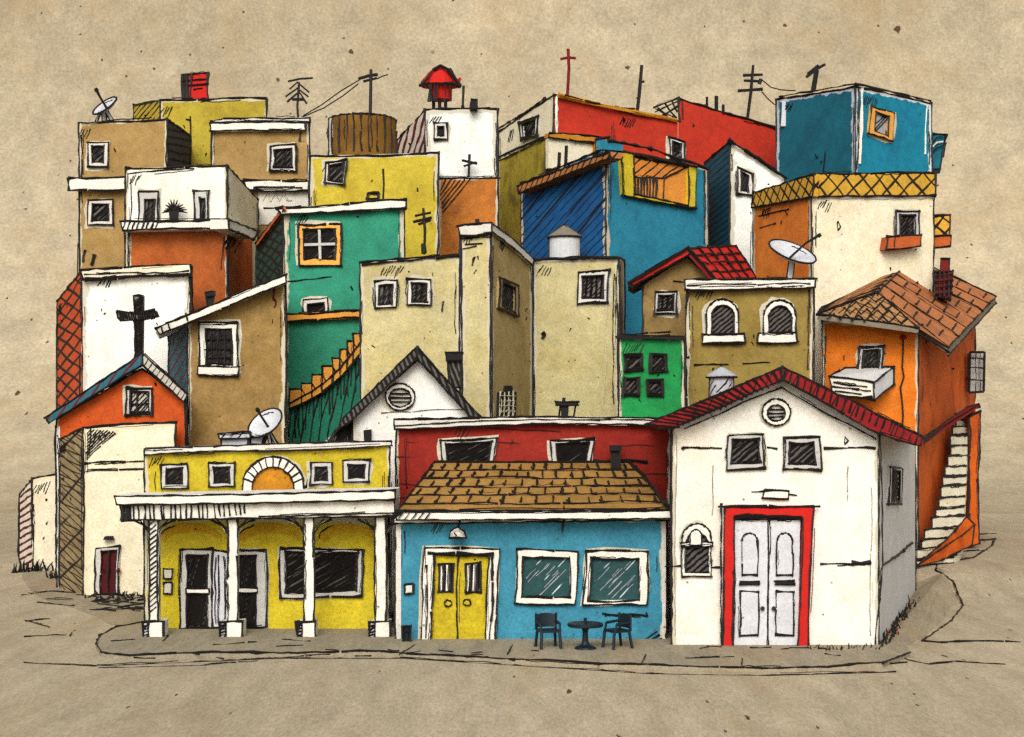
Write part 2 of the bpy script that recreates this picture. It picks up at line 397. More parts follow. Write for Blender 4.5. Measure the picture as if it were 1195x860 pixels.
def window(root, pl, outer, fr=5, frame='frame_white', pane='pane_far', th=None, name='window', sill=None, bars=None, inner=None, iw=2.0, sillmat='trim_white', scr=True, halo=True):
    """frame ring standing proud of the wall (the window part), its pane and sill as sub-parts"""
    if inner is None: inner = inset(outer, fr)
    k = kk(pl.a.y) ; th = th or 3.2 * k
    f = MB(); n = len(outer)
    O = [pl.on(x, y, th) for x, y in outer]; I = [pl.on(x, y, th) for x, y in inner]
    O0 = [p - pl.n * th for p in O]; I0 = [p - pl.n * th for p in I]
    for i in range(n):
        j = (i + 1) % n
        f.poly([O[i], O[j], I[j], I[i]], frame); f.poly([O0[i], O0[j], O[j], O[i]], frame); f.poly([I[i], I[j], I0[j], I0[i]], frame)
    if halo and random.random() < .75:                         # bare patch left round the frame by the brush
        xs = [a for a, b in outer]; ys = [b for a, b in outer]; cx = sum(xs) / n; cy = sum(ys) / n; H_ = []
        ox, oy = rnd(2.5), rnd(2)
        for (x, y), (x2, y2) in zip(outer, outer[1:] + outer[:1]):
            for t in ((0, .33, .66) if n < 8 else (0,)):
                hx, hy = x + (x2 - x) * t - cx, y + (y2 - y) * t - cy; L = math.hypot(hx, hy); g = (L + random.uniform(.5, 4.5)) / L
                H_.append(pl.on(cx + hx * g + ox, cy + hy * g + oy, .006 * k / S))
        f.poly(H_, 'halo')
    f.ink(O + [O[0]], iw); f.ink(I + [I[0]], iw * .9)
    for b in (bars or []): f.inkp(pl, b, iw * .9, th * .8)
    w = f.build(name, root)
    p = MB(); F = [pl.on(x, y, .5 * k) for x, y in inset(inner, .3)]
    p.loft(F, [q - pl.n * (.42 * k) for q in F], pane)
    if scr and n == 4:
        (ax, ay), (bx, by), (cx_, cy_), (dx, dy) = inner          # loose pen strokes laid over the glass
        for ps in range(2):
            zz = []; tt = -.05; st = random.uniform(2.6, 3.8) / max(8, abs(bx - ax) + abs(dy - ay)) * 2; fl = 0
            while tt < 2.0:
                for e in ((0, 1) if fl else (1, 0)):
                    u0, v0 = (tt, 0) if tt < 1 else (1, tt - 1)          # a diagonal across the glass
                    u1, v1 = (0, tt) if tt < 1 else (tt - 1, 1)
                    u, v = (u0, v0) if e else (u1, v1)
                    u = min(.97, max(.03, u + rnd(.06))); v = min(.97, max(.03, v + rnd(.06)))
                    x = (ax + (bx - ax) * u) * (1 - v) + (dx + (cx_ - dx) * u) * v; y = (ay + (dy - ay) * v) * (1 - u) + (by + (cy_ - by) * v) * u
                    zz.append((x, y))
                fl = 1 - fl; tt += st * random.uniform(.6, 1.7)
                if random.random() < .12: tt += st * 2
            if ps == 0 or pane == 'pane_scribble':
                qs = [pl.on(x, y, .85 * k) for x, y in zz]
                for a_, b_ in zip(qs[:-1], qs[1:]): p.tube([a_, a_.lerp(b_, .5) + Vector((rnd(.6) * k, 0, rnd(.6) * k)), b_], [random.uniform(.6, 1.15) * k for _ in '123'], 'ink', 4, cap=False)
    p.build('pane', w)
    if sill:
        s_ = MB(); s_.plate(pl, sill, 4.5 * k, sillmat, inkw=iw); s_.build('sill', w)
    return w

class House:
    def __init__(s, name, label, corners, mats, depth=4.0, zb=None, roof='roof_gray', cat='house', inkw=2.4, skip=()):
        T = [P(*c) for c in corners]; s.T = T
        if zb is None: zb = min(terrain(t.x, t.y) for t in T) - .3
        s.zb = zb
        mid = sum(T, Vector()) / len(T)
        s.root = thing(name, label, cat, (mid.x, mid.y + depth / 2, max(0, terrain(mid.x, mid.y))))
        m = MB(); s.faces = []
        for i in range(len(T) - 1):
            m.wall(T[i], T[i + 1], zb, mats[i]); s.faces.append(Plane(T[i], T[i + 1]))
        bl, br = back(T[0], depth), back(T[-1], depth)
        m.wall(bl, T[0], zb, mats[0]); m.wall(T[-1], br, zb, mats[-1]); m.wall(br, bl, zb, mats[-1])
        for i, t in enumerate(T):
            if i not in skip: m.ink([Vector((t.x, t.y, zb)), t], inkw)
        m.ink(T, inkw)
        s.m = m
        r = MB(); top = T + [br, bl]; c = sum(top, Vector()) / len(top)
        for i in range(len(top)): r.poly([top[i], top[(i + 1) % len(top)], c], roof)
        r.build('roof', s.root)
        s.Y = T[0].y
    def win(s, i, outer, *a, **k): return window(s.root, s.faces[i], outer, *a, **k)
    def part(s, name, mb): return mb.build(name, s.root)
    def done(s):
        for i in range(len(s.T) - 1 if hasattr(s, 'T') else 0):
            A, B = s.T[i], s.T[i + 1]; k = kk((A.y + B.y) / 2); n = s.faces[i].n * .012
            W = (B - A).length
            if W / k < 34: continue
            for q in range(3):                       # thin second strokes beside the corners
                t = random.choice((random.uniform(.015, .05), random.uniform(.95, .985))); p = A.lerp(B, t) + n; z0 = random.uniform(.05, .4) * 120 * k
                s.m.ink([p - Vector((0, 0, z0)), p - Vector((0, 0, z0 + random.uniform(15, 60) * k))], random.uniform(.6, 1.2), 1.2)
            for q in range(3):                       # ticks
                p = A.lerp(B, random.uniform(.1, .9)) + n - Vector((0, 0, random.uniform(12, 100) * k)); s.m.ink([p, p + Vector((rnd(3) * k, 0, rnd(5) * k))], random.uniform(1, 2))
            if random.random() < .6:                 # a few hatch strokes drawn as shade under the coping
                t = random.uniform(.02, .25)
                for q in range(random.randint(4, 8)):
                    p = A.lerp(B, min(.97, t + q * 3.2 * k / W)) + n - Vector((0, 0, (9 + rnd(1.5)) * k)); s.m.ink([p, p + (B - A).normalized() * -4.5 * k - Vector((0, 0, random.uniform(6, 11) * k))], 1.2)
        s.wall_obj = s.m.build('wall', s.root); return s

class Gable(House):
    def __init__(s, name, label, pts, Y, mat, depth=4, zb=None, cat='house', inkw=2.4, side=None, bk=None):
        """front outline pts (bottom left, eave left, apex, eave right, bottom right) in drawing units; bk = back outline points"""
        F = [P(a, b, Y) for a, b in pts]
        if zb is None: zb = min(terrain(t.x, t.y) for t in F) - .3
        F[0].z = F[-1].z = zb
        K = bk or [back(p, depth) for p in F]
        s.F, s.K, s.Y, s.zb = F, K, Y, zb
        mid = sum(F, Vector()) / 5
        s.root = thing(name, label, cat, (mid.x, Y + depth / 2, max(0, zb)))
        m = MB(); m.loft(F, K, mat, side or mat, margin=True); s.faces = [front(Y)]
        m.ink([F[0], F[1]], inkw); m.ink([F[4], F[3]], inkw); m.ink([F[1], F[2], F[3]], inkw)
        s.m = m
    def verge(s, px, Y, mat, depth, name='roof_slope', inkw=2.2, bk=None, side='roof_gray'):
        """one pitched roof slab: its front edge band in drawing units, running back over the house"""
        m = MB(); F = [P(a, b, Y) for a, b in px]; K = bk or [back(p, depth) for p in F]
        m.loft(F, K, mat, side); m.ink(F + [F[0]], inkw)
        return m.build(name, s.root)
# =================================================================== SETTING
SKY_RGB, GROUND_RGB = (175, 161, 134), (181, 167, 140)
paper('sky_paper', SKY_RGB, k=.066, upright=True)
paper('ground_paper', GROUND_RGB, k=.019, flat=.2)
paper('pavement_paper', (158, 147, 124), k=.019, flat=.2, spk=.5)
paper('shaded_paper', (160, 147, 122), k=.019, flat=.2, spk=.5)  # ground paper darkened to paint the shading by the houses

def build_ground():
    m = MB(); xs = [-170, -120, -80, -55, -40] + [x * 1.5 for x in range(-20, 21)] + [40, 55, 80, 120, 170]
    ys = [-39, -30, -20, -12, -8] + [-5 + 1.5 * i for i in range(37)] 
    xs = sorted(set(xs))
    for i in range(len(xs) - 1):
        for j in range(len(ys) - 1):
            q = [Vector((x, y, terrain(x, y))) for x, y in ((xs[i], ys[j]), (xs[i + 1], ys[j]), (xs[i + 1], ys[j + 1]), (xs[i], ys[j + 1]))]
            m.poly(q, 'ground_paper')
    # pen strokes that mark the lie of the street
    def line(px, w=1.8):
        m.ink([G(a, b, .012) if terrain(*G(a, b).xy) < .05 else (lambda v: Vector((v.x, v.y, terrain(v.x, v.y) + .012)))(G(a, b)) for a, b in px], w, over=4)
    line([(28, 773), (110, 777), (230, 772), (330, 768), (470, 768), (600, 776), (760, 786), (900, 788), (1045, 784)], 1.7)
    line([(116, 779), (240, 776), (300, 771)], 1.3)
    line([(300, 768), (430, 762), (520, 764), (660, 773)], 1.4)
    line([(30, 725), (56, 722)], 1.8); line([(30, 724), (58, 732)], 1.6); line([(30, 743), (74, 741)], 1.6); line([(82, 742), (84, 738)], 1.4)
    line([(28, 694), (60, 690), (86, 692)], 1.4); line([(45, 703), (86, 707)], 1.5); line([(55, 699), (85, 700)], 1.3)
    line([(90, 694), (150, 700), (168, 696)], 1.6); line([(108, 702), (140, 708), (168, 705)], 1.8); line([(112, 712), (166, 710)], 1.6)
    for q in range(26):
        x = 105 + random.random() * 60; y = 693 + random.random() * 20
        line([(x, y), (x + 6 + random.random() * 16, y + rnd(2.5))], 1.9)
    # the winding lane to the right of the gabled house
    line([(1060, 660), (1096, 656), (1130, 650), (1160, 646), (1158, 654), (1136, 670), (1115, 674), (1094, 677), (1092, 684), (1112, 690), (1124, 706), (1110, 724), (1088, 740), (1076, 748), (1100, 750), (1140, 748), (1190, 749)], 2.0)
    line([(1140, 640), (1162, 637)], 1.6); line([(1098, 664), (1150, 660)], 1.5); line([(1066, 672), (1100, 668), (1122, 672)], 1.5)
    line([(1040, 762), (1060, 770), (1085, 775), (1120, 772), (1170, 775)], 1.7); line([(1028, 776), (1056, 773)], 1.4)
    struct(m.build('ground'))

def build_sky():
    # a tall paper backdrop that sweeps up out of the ground far behind the town
    m = MB(); y0 = -5 + 1.5 * 36; rr = 42
    prof = [(y0 + rr * math.sin(a), rr - rr * math.cos(a)) for a in [math.pi / 2 * i / 24 for i in range(25)]] + [(y0 + rr, z) for z in (55, 70, 90, 115)]
    xs = [-170 + 20 * i for i in range(18)]
    for i in range(len(xs) - 1):
        for (ya, za), (yb, zb) in zip(prof[:-1], prof[1:]): m.poly([(xs[i], ya, za), (xs[i + 1], ya, za), (xs[i + 1], yb, zb), (xs[i], yb, zb)], 'sky_paper')
    o = struct(m.build('sky'))
    for p in o.data.polygons: p.use_smooth = True

def build_path_shade():  # darker sheets: painted ground shading at left, shaded lane at right
    for pts in ([(24, 664), (70, 668), (100, 690), (170, 684), (176, 730), (130, 728), (96, 712), (52, 700), (30, 684)], [(1062, 650), (1100, 650), (1150, 640), (1150, 648), (1120, 668), (1092, 680), (1108, 692), (1116, 704), (1100, 722), (1082, 742), (1058, 752), (1030, 757)]):
        q = []
        for i in range(len(pts)):
            (a, b), (c, d) = pts[i], pts[(i + 1) % len(pts)]
            for t in (0, .25, .5, .75): q.append((a + (c - a) * t + rnd(2.5), b + (d - b) * t + rnd(1.2)))
        w = []
        for a, b in q:
            v = G(a, b); v.z = terrain(v.x, v.y) + .006; w.append(v)
        cen = sum(w, Vector()) / len(w); cen.z = terrain(cen.x, cen.y) + .006
        m = MB()
        for i in range(len(w)): m.poly([w[i], w[(i + 1) % len(w)], cen], 'shaded_paper')
        struct(m.build('path_shade'))
def build_pavement():
    H = .09
    edge = [(168, 726), (135, 732), (116, 742), (112, 752), (118, 761), (150, 765), (205, 763), (300, 762), (440, 760), (475, 763), (600, 770), (700, 775), (800, 778), (930, 779), (1030, 774), (1062, 762)]
    top = [G(a, b, H) for a, b in edge]
    rear = [G(1052, 742, H), P(1000, 0, 1.5), P(160, 0, 3.2)]
    for v in rear: v.z = H
    m = MB(); pts = top + rear
    m.poly(pts, 'pavement_paper')
    n = len(pts)
    for i in range(n):
        a, b = pts[i], pts[(i + 1) % n]
        m.poly([Vector((a.x, a.y, -.05)), Vector((b.x, b.y, -.05)), b, a], 'pavement_paper')
    up = Vector((0, 0, .01))
    m.ink([p + up for p in top], 2.2)
    for a, b, c, d in ((592, 764, 598, 752), (748, 775, 754, 764), (466, 764, 484, 752), (866, 778, 866, 768), (250, 752, 300, 749), (330, 746, 362, 748), (190, 748, 196, 742), (130, 748, 156, 746), (800, 768, 856, 766)):
        m.ink([G(a, b, H + .012), G(c, d, H + .012)], 1.6)
    for q in range(22):
        x = random.uniform(130, 1000); y = random.uniform(752, 768)
        m.ink([G(x, y, H + .012), G(x + random.uniform(8, 34), y + rnd(2), H + .012)], 1.2)
    struct(m.build('pavement'))
build_ground(); build_sky(); build_path_shade(); build_pavement()

def rod(name, label, cat, base, Y, strokes, group=None, mat='ink'):
    """thin standing things: strokes = (part name, points in drawing units, thickness)"""
    t = thing(name, label, cat, P(base[0], base[1], Y), group)
    for nm, pts, w in strokes:
        m = MB(); pp = [P(a, b, Y) for a, b in pts]
        rs = [w * .5 * kk(Y) * random.uniform(.85, 1.15) for _ in pp]
        m.tube(pp, rs, mat, 6); m.build(nm, t)
    return t

def dish(label, c, rx, q, rot, Y, tip, stand, arms, mat='dish_gray', depth=.35, smat='gray_light'):
    """satellite dish: bowl (> rim line), feed arm, stand legs.  q = short/long axis, rot = tilt of the long axis on the page"""
    k = kk(Y); C = P(c[0], c[1], Y); rad = rx * k
    t = thing('satellite_dish', label, 'satellite dish', P(stand[0], stand[1], Y))
    ma = Vector((math.cos(R(rot)), 0, math.sin(R(rot))))                 # long axis
    mi_ = Vector((-math.sin(R(rot)), 0, math.cos(R(rot))))
    if q < 0: mi_ = -mi_; q = -q
    n = (Vector((0, -1, 0)) * q + mi_ * math.sqrt(1 - q * q)).normalized()
    sd = n.cross(ma).normalized()
    m = MB(); N = 28; RR = 6
    def ring(f, off): return [C + (ma * math.cos(2 * math.pi * i / N) + sd * math.sin(2 * math.pi * i / N)) * rad * f + n * (rad * depth * (f * f - 1) + off) for i in range(N)]
    for off in (0, -.035 * rad - .01):
        rr = [ring(max(.02, j / RR), off) for j in range(RR + 1)]
        for j in range(RR):
            for i in range(N): m.poly([rr[j][i], rr[j][(i + 1) % N], rr[j + 1][(i + 1) % N], rr[j + 1][i]], mat)
    rim = ring(1.0, -.01); m.tube(rim + [rim[0]], 1.25 * k, 'ink', 5, cap=False)
    a = ring(.8, .012); m.ink(a[3:8], 1.2); m.ink(a[16:22], 1.2)
    m.build('bowl', t)
    f = MB(); T_ = P(tip[0], tip[1], Y - rad * .6); f.tube([C - n * rad * depth, C.lerp(T_, .5), T_], [1.5 * k, 1.3 * k, 1.7 * k], 'ink', 6); fa = f.build('feed_arm', t)
    h = MB(); h.tube([T_ - n * .02, T_ + (T_ - C).normalized() * 3.2 * k], [2.6 * k, 2.2 * k], 'ink', 6); h.build('feed_horn', fa)
    for x0, y0, x1, y1, w in arms:
        l = MB(); A = P(x0, y0, Y + .12); B_ = P(x1, y1, Y + .12); l.tube([A, B_], [w * .5 * k] * 2, smat, 8)
        s_ = (w * .5) * k
        l.ink([A + Vector((-s_, -.02, 0)), B_ + Vector((-s_, -.02, 0))], 1.6); l.ink([A + Vector((s_, -.02, 0)), B_ + Vector((s_, -.02, 0))], 1.6)
        l.build('stand', t)
    return t

def lathe(m, C, prof, mat, n=24, ang=0):
    """prof: (radius, z) in metres about C"""
    rr = [[C + Vector((r * math.cos(2 * math.pi * i / n), r * math.sin(2 * math.pi * i / n), z)) for i in range(n)] for r, z in prof]
    for j in range(len(rr) - 1):
        for i in range(n):
            a = [rr[j][i], rr[j][(i + 1) % n], rr[j + 1][(i + 1) % n], rr[j + 1][i]]
            u = [(i / n * 6.28 * prof[j][0], prof[j][1]), ((i + 1) / n * 6.28 * prof[j][0], prof[j][1]), ((i + 1) / n * 6.28 * prof[j + 1][0], prof[j + 1][1]), (i / n * 6.28 * prof[j + 1][0], prof[j + 1][1])]
            m.poly(a, mat, u)
    m.poly(rr[-1], mat); m.poly(rr[0][::-1], mat)
def hoop(m, C, r, z, w, n=26):
    ps = [C + Vector((r * math.cos(2 * math.pi * i / n), r * math.sin(2 * math.pi * i / n), z + rnd(.006))) for i in range(n)]
    m.tube(ps + [ps[0]], w, 'ink', 4, cap=False)

def tank(name, label, px0, px1, ytop, yeave, ybase, Y, mat, cone, over=1.12, cat='water tank'):
    k = kk(Y); r = (px1 - px0) / 2 * k; C = P((px0 + px1) / 2, ybase, Y + r)
    hz = (ybase - yeave) * k; ht = (ybase - ytop) * k
    t = thing(name, label, cat, C)
    m = MB(); lathe(m, C, [(r, -.3), (r, hz)], mat)
    for sx in (-1, 1): m.ink([C + Vector((sx * r, 0, 0)), C + Vector((sx * r, 0, hz))], 2.2)
    m.build('drum', t)
    c = MB(); lathe(c, C, [(r * over, hz - .02), (r * over, hz + .05), (.02, ht)], cone); hoop(c, C, r * over, hz, 1.1 * k)
    c.ink([C + Vector((-r * over, 0, hz)), C + Vector((0, 0, ht)), C + Vector((r * over, 0, hz))], 2.0)
    c.ink([C + Vector((.0, -.02, ht)), C + Vector((r * .5, -r * .9, hz + .02))], 1.6)
    c.build('conical_lid', t)
    return t

# =================================================================== TOP ROW, far up the hill
# --- tan tower house, far left
h = House('tan_house', 'tall tan house at the upper left with two barred windows and a white ledge', [(92, 143, 28), (195, 139, 28), (222, 158, 33)], ['tan', 'black_gray_hatch'], 4)
h.win(0, rect(103, 166, 126, 195, .8), 5); h.win(0, rect(103, 233, 131, 262, .8), 5)
m = MB(); m.plate(h.faces[0], [(80, 208), (150, 206), (150, 221), (81, 222)], .35, 'trim_white', inkw=2.3); h.part('ledge', m)
h.m.inkp(h.faces[0], [(97, 305), (99, 292)], 3, .02); h.m.inkp(h.faces[0], [(107, 309), (110, 297)], 4, .02)
h.done()
dish('small white satellite dish on the tan house at the upper left', (122, 123), 16.5, .52, 33, 28.3, (113, 106), (120, 140), [(117, 130, 113, 141, 3), (124, 129, 131, 141, 4), (121, 130, 122, 141, 5)])
# --- mustard house behind
h = House('mustard_house', 'flat roofed mustard house behind the tan house, a red chimney on top', [(156, 122, 39), (187, 117, 36), (311, 115, 36)], ['yellow_top_hatch', 'yellow_top'], 4)
h.m.inkp(h.faces[1], [(222, 137), (222, 195)], 2, .02); h.m.inkp(h.faces[1], [(217, 139), (222, 140)], 2.4, .02)
c = MB(); c.slab([(212, 87), (243, 85), (243, 117), (213, 118)], 36.8, 2.0, 'door_red', 'dark_red', 2.6)
fp = front(36.8)
for a in ([(214, 95), (241, 92)], [(214, 100), (242, 98)], [(226, 104), (236, 103)], [(224, 87), (222, 116)], [(216, 89), (214, 116)], [(218, 88), (217, 116)]): c.inkp(fp, a, 2.2, .03)
for q in range(5): c.inkp(fp, [(213 + q * 1.6, 88), (214 + q * 1.4, 117)], 2.2, .02)
h.part('chimney', c); h.done()
# --- second tan house with white coping
h = House('tan_house', 'tan house with white coping and one window left of the brown drum', [(247, 142, 30), (361, 140, 30)], ['tan'], 3.5)
m = MB(); m.plate(h.faces[0], [(245, 144), (357, 143), (357, 152), (246, 153)], .25, 'trim_white', inkw=2.3)
m.slab([(252, 140), (262, 138), (362, 137), (361, 142), (248, 143)], 29.9, 3.2, 'frame_white', inkw=1.8); h.part('coping', m)
h.win(0, [(316, 171), (345, 168), (346, 200), (315, 199)], 5, iw=2.4)
m = MB(); m.plate(h.faces[0], [(284, 210), (361, 211), (361, 222), (288, 222)], .3, 'trim_white', inkw=2.3); m.inkp(h.faces[0], [(296, 219), (352, 219)], 2, .35); h.part('ledge', m)
m = MB(); m.plate(h.faces[0], [(302, 223), (360, 223), (360, 262), (300, 262)], .05, 'frame_white')
m.inkp(h.faces[0], [(307, 234), (312, 224), (316, 234), (321, 225), (326, 234), (331, 226), (335, 233), (340, 234)], 2.2, .07, mat='yellow_mid')
h.part('plaster_panel', m)
h.m.inkp(h.faces[0], [(351, 155), (350, 164)], 3, .02); h.done()
# --- white balcony house: white storey and orange storey
h = House('balcony_house', 'white upper storey above an orange wall, a potted plant between two tall windows', [(147, 196, 23), (265, 193, 23), (301, 233, 28)], ['white_plain', 'cream_plain'], 3, inkw=2.5)
for q in ((161, 224, 184, 259), (227, 223, 243, 257)):
    h.win(0, rect(*q, .8), (7, 9, 4, 1), pane='pane_upright', frame='frame_gray')
lo = MB()
A0, A1, A2 = P(150, 266, 22.9), P(266, 266, 22.9), P(300, 276, 27.9)
lo.wall(A0, A1, h.zb, 'orange_low'); lo.wall(A1, A2, h.zb, 'orange_low_lifted'); pa, pb = Plane(A0, A1), Plane(A1, A2)
lo.ink([Vector((A0.x, A0.y, h.zb)), A0], 2.2); lo.ink([Vector((A1.x, A1.y, h.zb)), A1], 2.2); lo.ink([Vector((A2.x, A2.y, h.zb)), A2], 2.2)
for a in ([(264, 290), (272, 276)], [(268, 291), (278, 276)], [(274, 294), (281, 283)], [(263, 283), (268, 276)]): lo.inkp(pb, a, 2, .02)
lo.inkp(pa, [(261, 276), (258, 314)], 1.3, .02); h.part('lower_wall', lo)
m = MB(); m.plate(h.faces[0], [(141, 258), (267, 256), (267, 267), (143, 269)], .8, 'trim_white', inkw=2.5); m.plate(h.faces[1], [(267, 256), (301, 270), (296, 279), (267, 267)], .7, 'trim_white', inkw=2.5)
fp = front(22.2)
for q in range(8): m.inkp(fp, [(146 + q * 5.5, 259), (143 + q * 5.5, 267)], 1.8, .03)
h.part('balcony_ledge', m); h.m.inkp(h.faces[0], [(150, 203), (225, 197)], 1.3, .02); h.done()
pl = thing('potted_plant', 'spiky dark plant on the ledge of the white balcony house', 'plant', P(202, 258, 22.5))
m = MB(); m.slab([(197, 246), (209, 246), (208, 257.5), (198, 257.5)], 22.4, .3, 'sump_black'); m.build('pot', pl)
m = MB(); k = kk(22.5)
for q in range(13):
    a = R(14 + q * 12.6); L = random.uniform(13, 19); b = P(203, 247, 22.5)
    pts = [b + Vector((math.cos(a) * L * t * k, rnd(.05), (math.sin(a) * L * t * .85 - 5 * t * t * abs(math.cos(a))) * k)) for t in (0, .35, .7, 1)]
    m.tube(pts, [1.3 * k, 1.4 * k, 1.1 * k, .5 * k], 'ink', 4)
m.build('leaves', pl)
# --- pole, wires and aerial tree
rod('utility_pole', 'dark utility pole with one crossarm standing behind the brown drum', 'utility pole', (432, 140), 27, [('mast', [(432, 142), (433, 81)], 4.2), ('crossarm', [(418, 92), (432, 88), (441, 87)], 4), ('crossarm', [(424, 95), (440, 91)], 3)])
rod('aerial', 'tree shaped aerial with drooping elements on the coping of the tan house', 'aerial', (348, 138), 31, [('mast', [(348, 139), (347, 124), (349, 96)], 2.6), ('element', [(336, 95), (350, 92), (365, 91)], 2.6), ('element', [(338, 104), (347, 96), (361, 108)], 2.4), ('element', [(333, 113), (347, 103), (360, 113)], 2.4), ('element', [(335, 119), (349, 107), (358, 121)], 2.8), ('element', [(341, 116), (354, 116)], 4)])
for lab, pts in (('lower of the two thin wires from the utility pole down to the tan house', [(418, 98), (400, 112), (378, 126), (352, 137)]), ('upper of the two thin wires from the utility pole down to the tan house', [(420, 93), (398, 106), (376, 122), (354, 135)]), ('short loose wire running right from the crossarm of the utility pole', [(440, 92), (446, 89), (453, 87)])):
    m = MB(); m.tube([P(a, b, 27 + 3.5 * (430 - a) / 80 if a < 430 else 27) for a, b in pts], .8 * kk(28), 'ink', 5); o = m.build('overhead_wire'); o['label'] = lab; o['category'] = 'wire'; o['group'] = 'overhead wires'
# --- yellow house with brown drum
h = House('yellow_house', 'yellow house with one window, carrying a brown corrugated drum on its roof', [(362, 182, 24), (512, 178, 24)], ['yellow_mid'], 4)
h.win(0, [(380, 190), (405, 186), (402, 216), (379, 213)], 4, iw=2.6)
h.m.inkp(h.faces[0], [(427, 232), (442, 232), (442, 225), (430, 225), (429, 233)], 3.2, .03); h.done()
t = thing('water_drum', 'brown corrugated drum with vertical ribs on the yellow house', 'water tank', P(423, 181, 26))
m = MB(); k = kk(25); C = P(423, 182, 25.6); rr = 39.5 * k; ff = 1.5
N = 40; zt = 42 * k
ring = [(math.cos(2 * math.pi * i / N), math.sin(2 * math.pi * i / N)) for i in range(N)]
for i in range(N):
    a, b = ring[i], ring[(i + 1) % N]
    q = [C + Vector((a[0] * rr, a[1] * ff, -.3)), C + Vector((b[0] * rr, b[1] * ff, -.3)), C + Vector((b[0] * rr, b[1] * ff, zt)), C + Vector((a[0] * rr, a[1] * ff, zt))]
    m.poly(q, 'trim_white' if 21.6 < i < 23.9 else 'brown_tank')
m.poly([C + Vector((a[0] * rr, a[1] * ff, zt)) for a in ring], 'brown_tank')
for i in (20, 22, 24, 26, 27.5, 29, 30.5, 32, 33.5, 35, 37, 40):
    a = 2 * math.pi * i / N; p = C + Vector((math.cos(a) * rr * 1.004, math.sin(a) * ff * 1.004, 0)); m.ink([p, p + Vector((rnd(.04), 0, zt))], 2.1, 1.5)
ps = [C + Vector((a[0] * rr, a[1] * ff, zt)) for a in ring]; m.ink(ps[18:] + ps[:3], 2, over=0); m.build('drum', t)
rod('antenna_rod', 'thin black rod standing on the coping of the teal house', 'antenna', (447, 235), 18.6, [('mast', [(447, 235), (448, 215), (447, 197)], 2.4), ('foot', [(444, 236), (450, 236)], 4)])
rod('antenna', 'black antenna with three crossbars in front of the yellow house', 'antenna', (495, 296), 20, [('mast', [(495, 297), (496, 270), (494, 243)], 3.2), ('foot', [(495, 296), (494, 284)], 6), ('crossbar', [(482, 259), (496, 256), (504, 254)], 3.4), ('crossbar', [(484, 252), (503, 248)], 3), ('crossbar', [(488, 262), (503, 257)], 3)])
# --- white tower with shade hatched flank and red lantern
h = House('white_tower_house', 'white house with a shade hatched left flank, red lantern above and ochre wall below', [(464, 163, 32), (496, 128, 28), (581, 127, 28)], ['white_red_hatch', 'white'], 4)
h.win(1, rect(507, 143, 522, 162, .6), 4, pane='sump_black')
lo = MB(); A0, A1 = P(512, 208, 27.9), P(581, 207, 27.9); lo.wall(A0, A1, h.zb, 'orange_ochre'); lo.ink([P(508, 208, 27.9), P(583, 208, 27.9)], 2.4)
lo.ink([Vector((A1.x, A1.y, h.zb)), A1], 2.2); pa = Plane(A0, A1)
for q in range(6): lo.inkp(pa, [(514 + q * .6, 222 + q * 5), (520 + q * 5.5, 210)], 1.7, .02)
h.part('lower_wall', lo)
m = MB(); m.plate(h.faces[1], [(550, 115.5), (557, 116), (557, 127), (548, 127)], .5, 'sump_black', inkw=2); h.part('vent', m); h.done()
rod('antenna_rod', 'thin black rod beside the red lantern on the white house', 'antenna', (540, 126), 29, [('mast', [(540, 127), (541, 100)], 2.8), ('foot', [(538, 125), (542, 125)], 4)])
rod('antenna', 'small black cross shaped aerial low on the white wall of the lantern house', 'antenna', (547, 206), 27.5, [('mast', [(547, 206), (548, 180)], 3), ('crossbar', [(539, 187), (557, 191)], 3.2), ('crossbar', [(541, 194), (556, 189)], 2.6)])
t = thing('roof_lantern', 'red lantern with a domed hat on the white house', 'lantern', P(514, 128, 30))
k = kk(29.5); C = P(515, 126, 30)
m = MB()
for x in (506, 513, 520): m.tube([P(x, 127, 29.6), P(x, 115, 29.6)], 2 * k, 'sump_black', 6)
m.build('stand', t)
m = MB(); lathe(m, P(514, 117, 30), [(13.5 * k, 0), (14 * k, 26 * k)], 'door_red', 8)
for x in (501, 504, 507, 510, 519, 526): m.ink([P(x, 117, 29.3), P(x + rnd(1), 97, 29.3)], 3 if x < 508 else 1.6)
m.build('drum', t)
m = MB(); lathe(m, P(513, 99, 30), [(24 * k, -1.5 * k), (22 * k, 4 * k), (13 * k, 15 * k), (5 * k, 21 * k), (1 * k, 23 * k)], 'door_red', 10)
m.ink([P(490, 100, 29), P(505, 82, 29.4), P(514, 77, 29.5), P(524, 82, 29.4), P(537, 100, 29)], 3.4); m.ink([P(490, 100, 28.9), P(500, 97, 28.7), P(528, 97, 28.7), P(537, 101, 28.9)], 2.6)
m.build('hat', t)
m = MB(); m.ink([P(536, 101, 29.5), P(533, 97, 29.5), P(537, 92, 29.5), P(535, 102, 29.5)], 3.5, mat='door_red'); m.build('bracket', t)
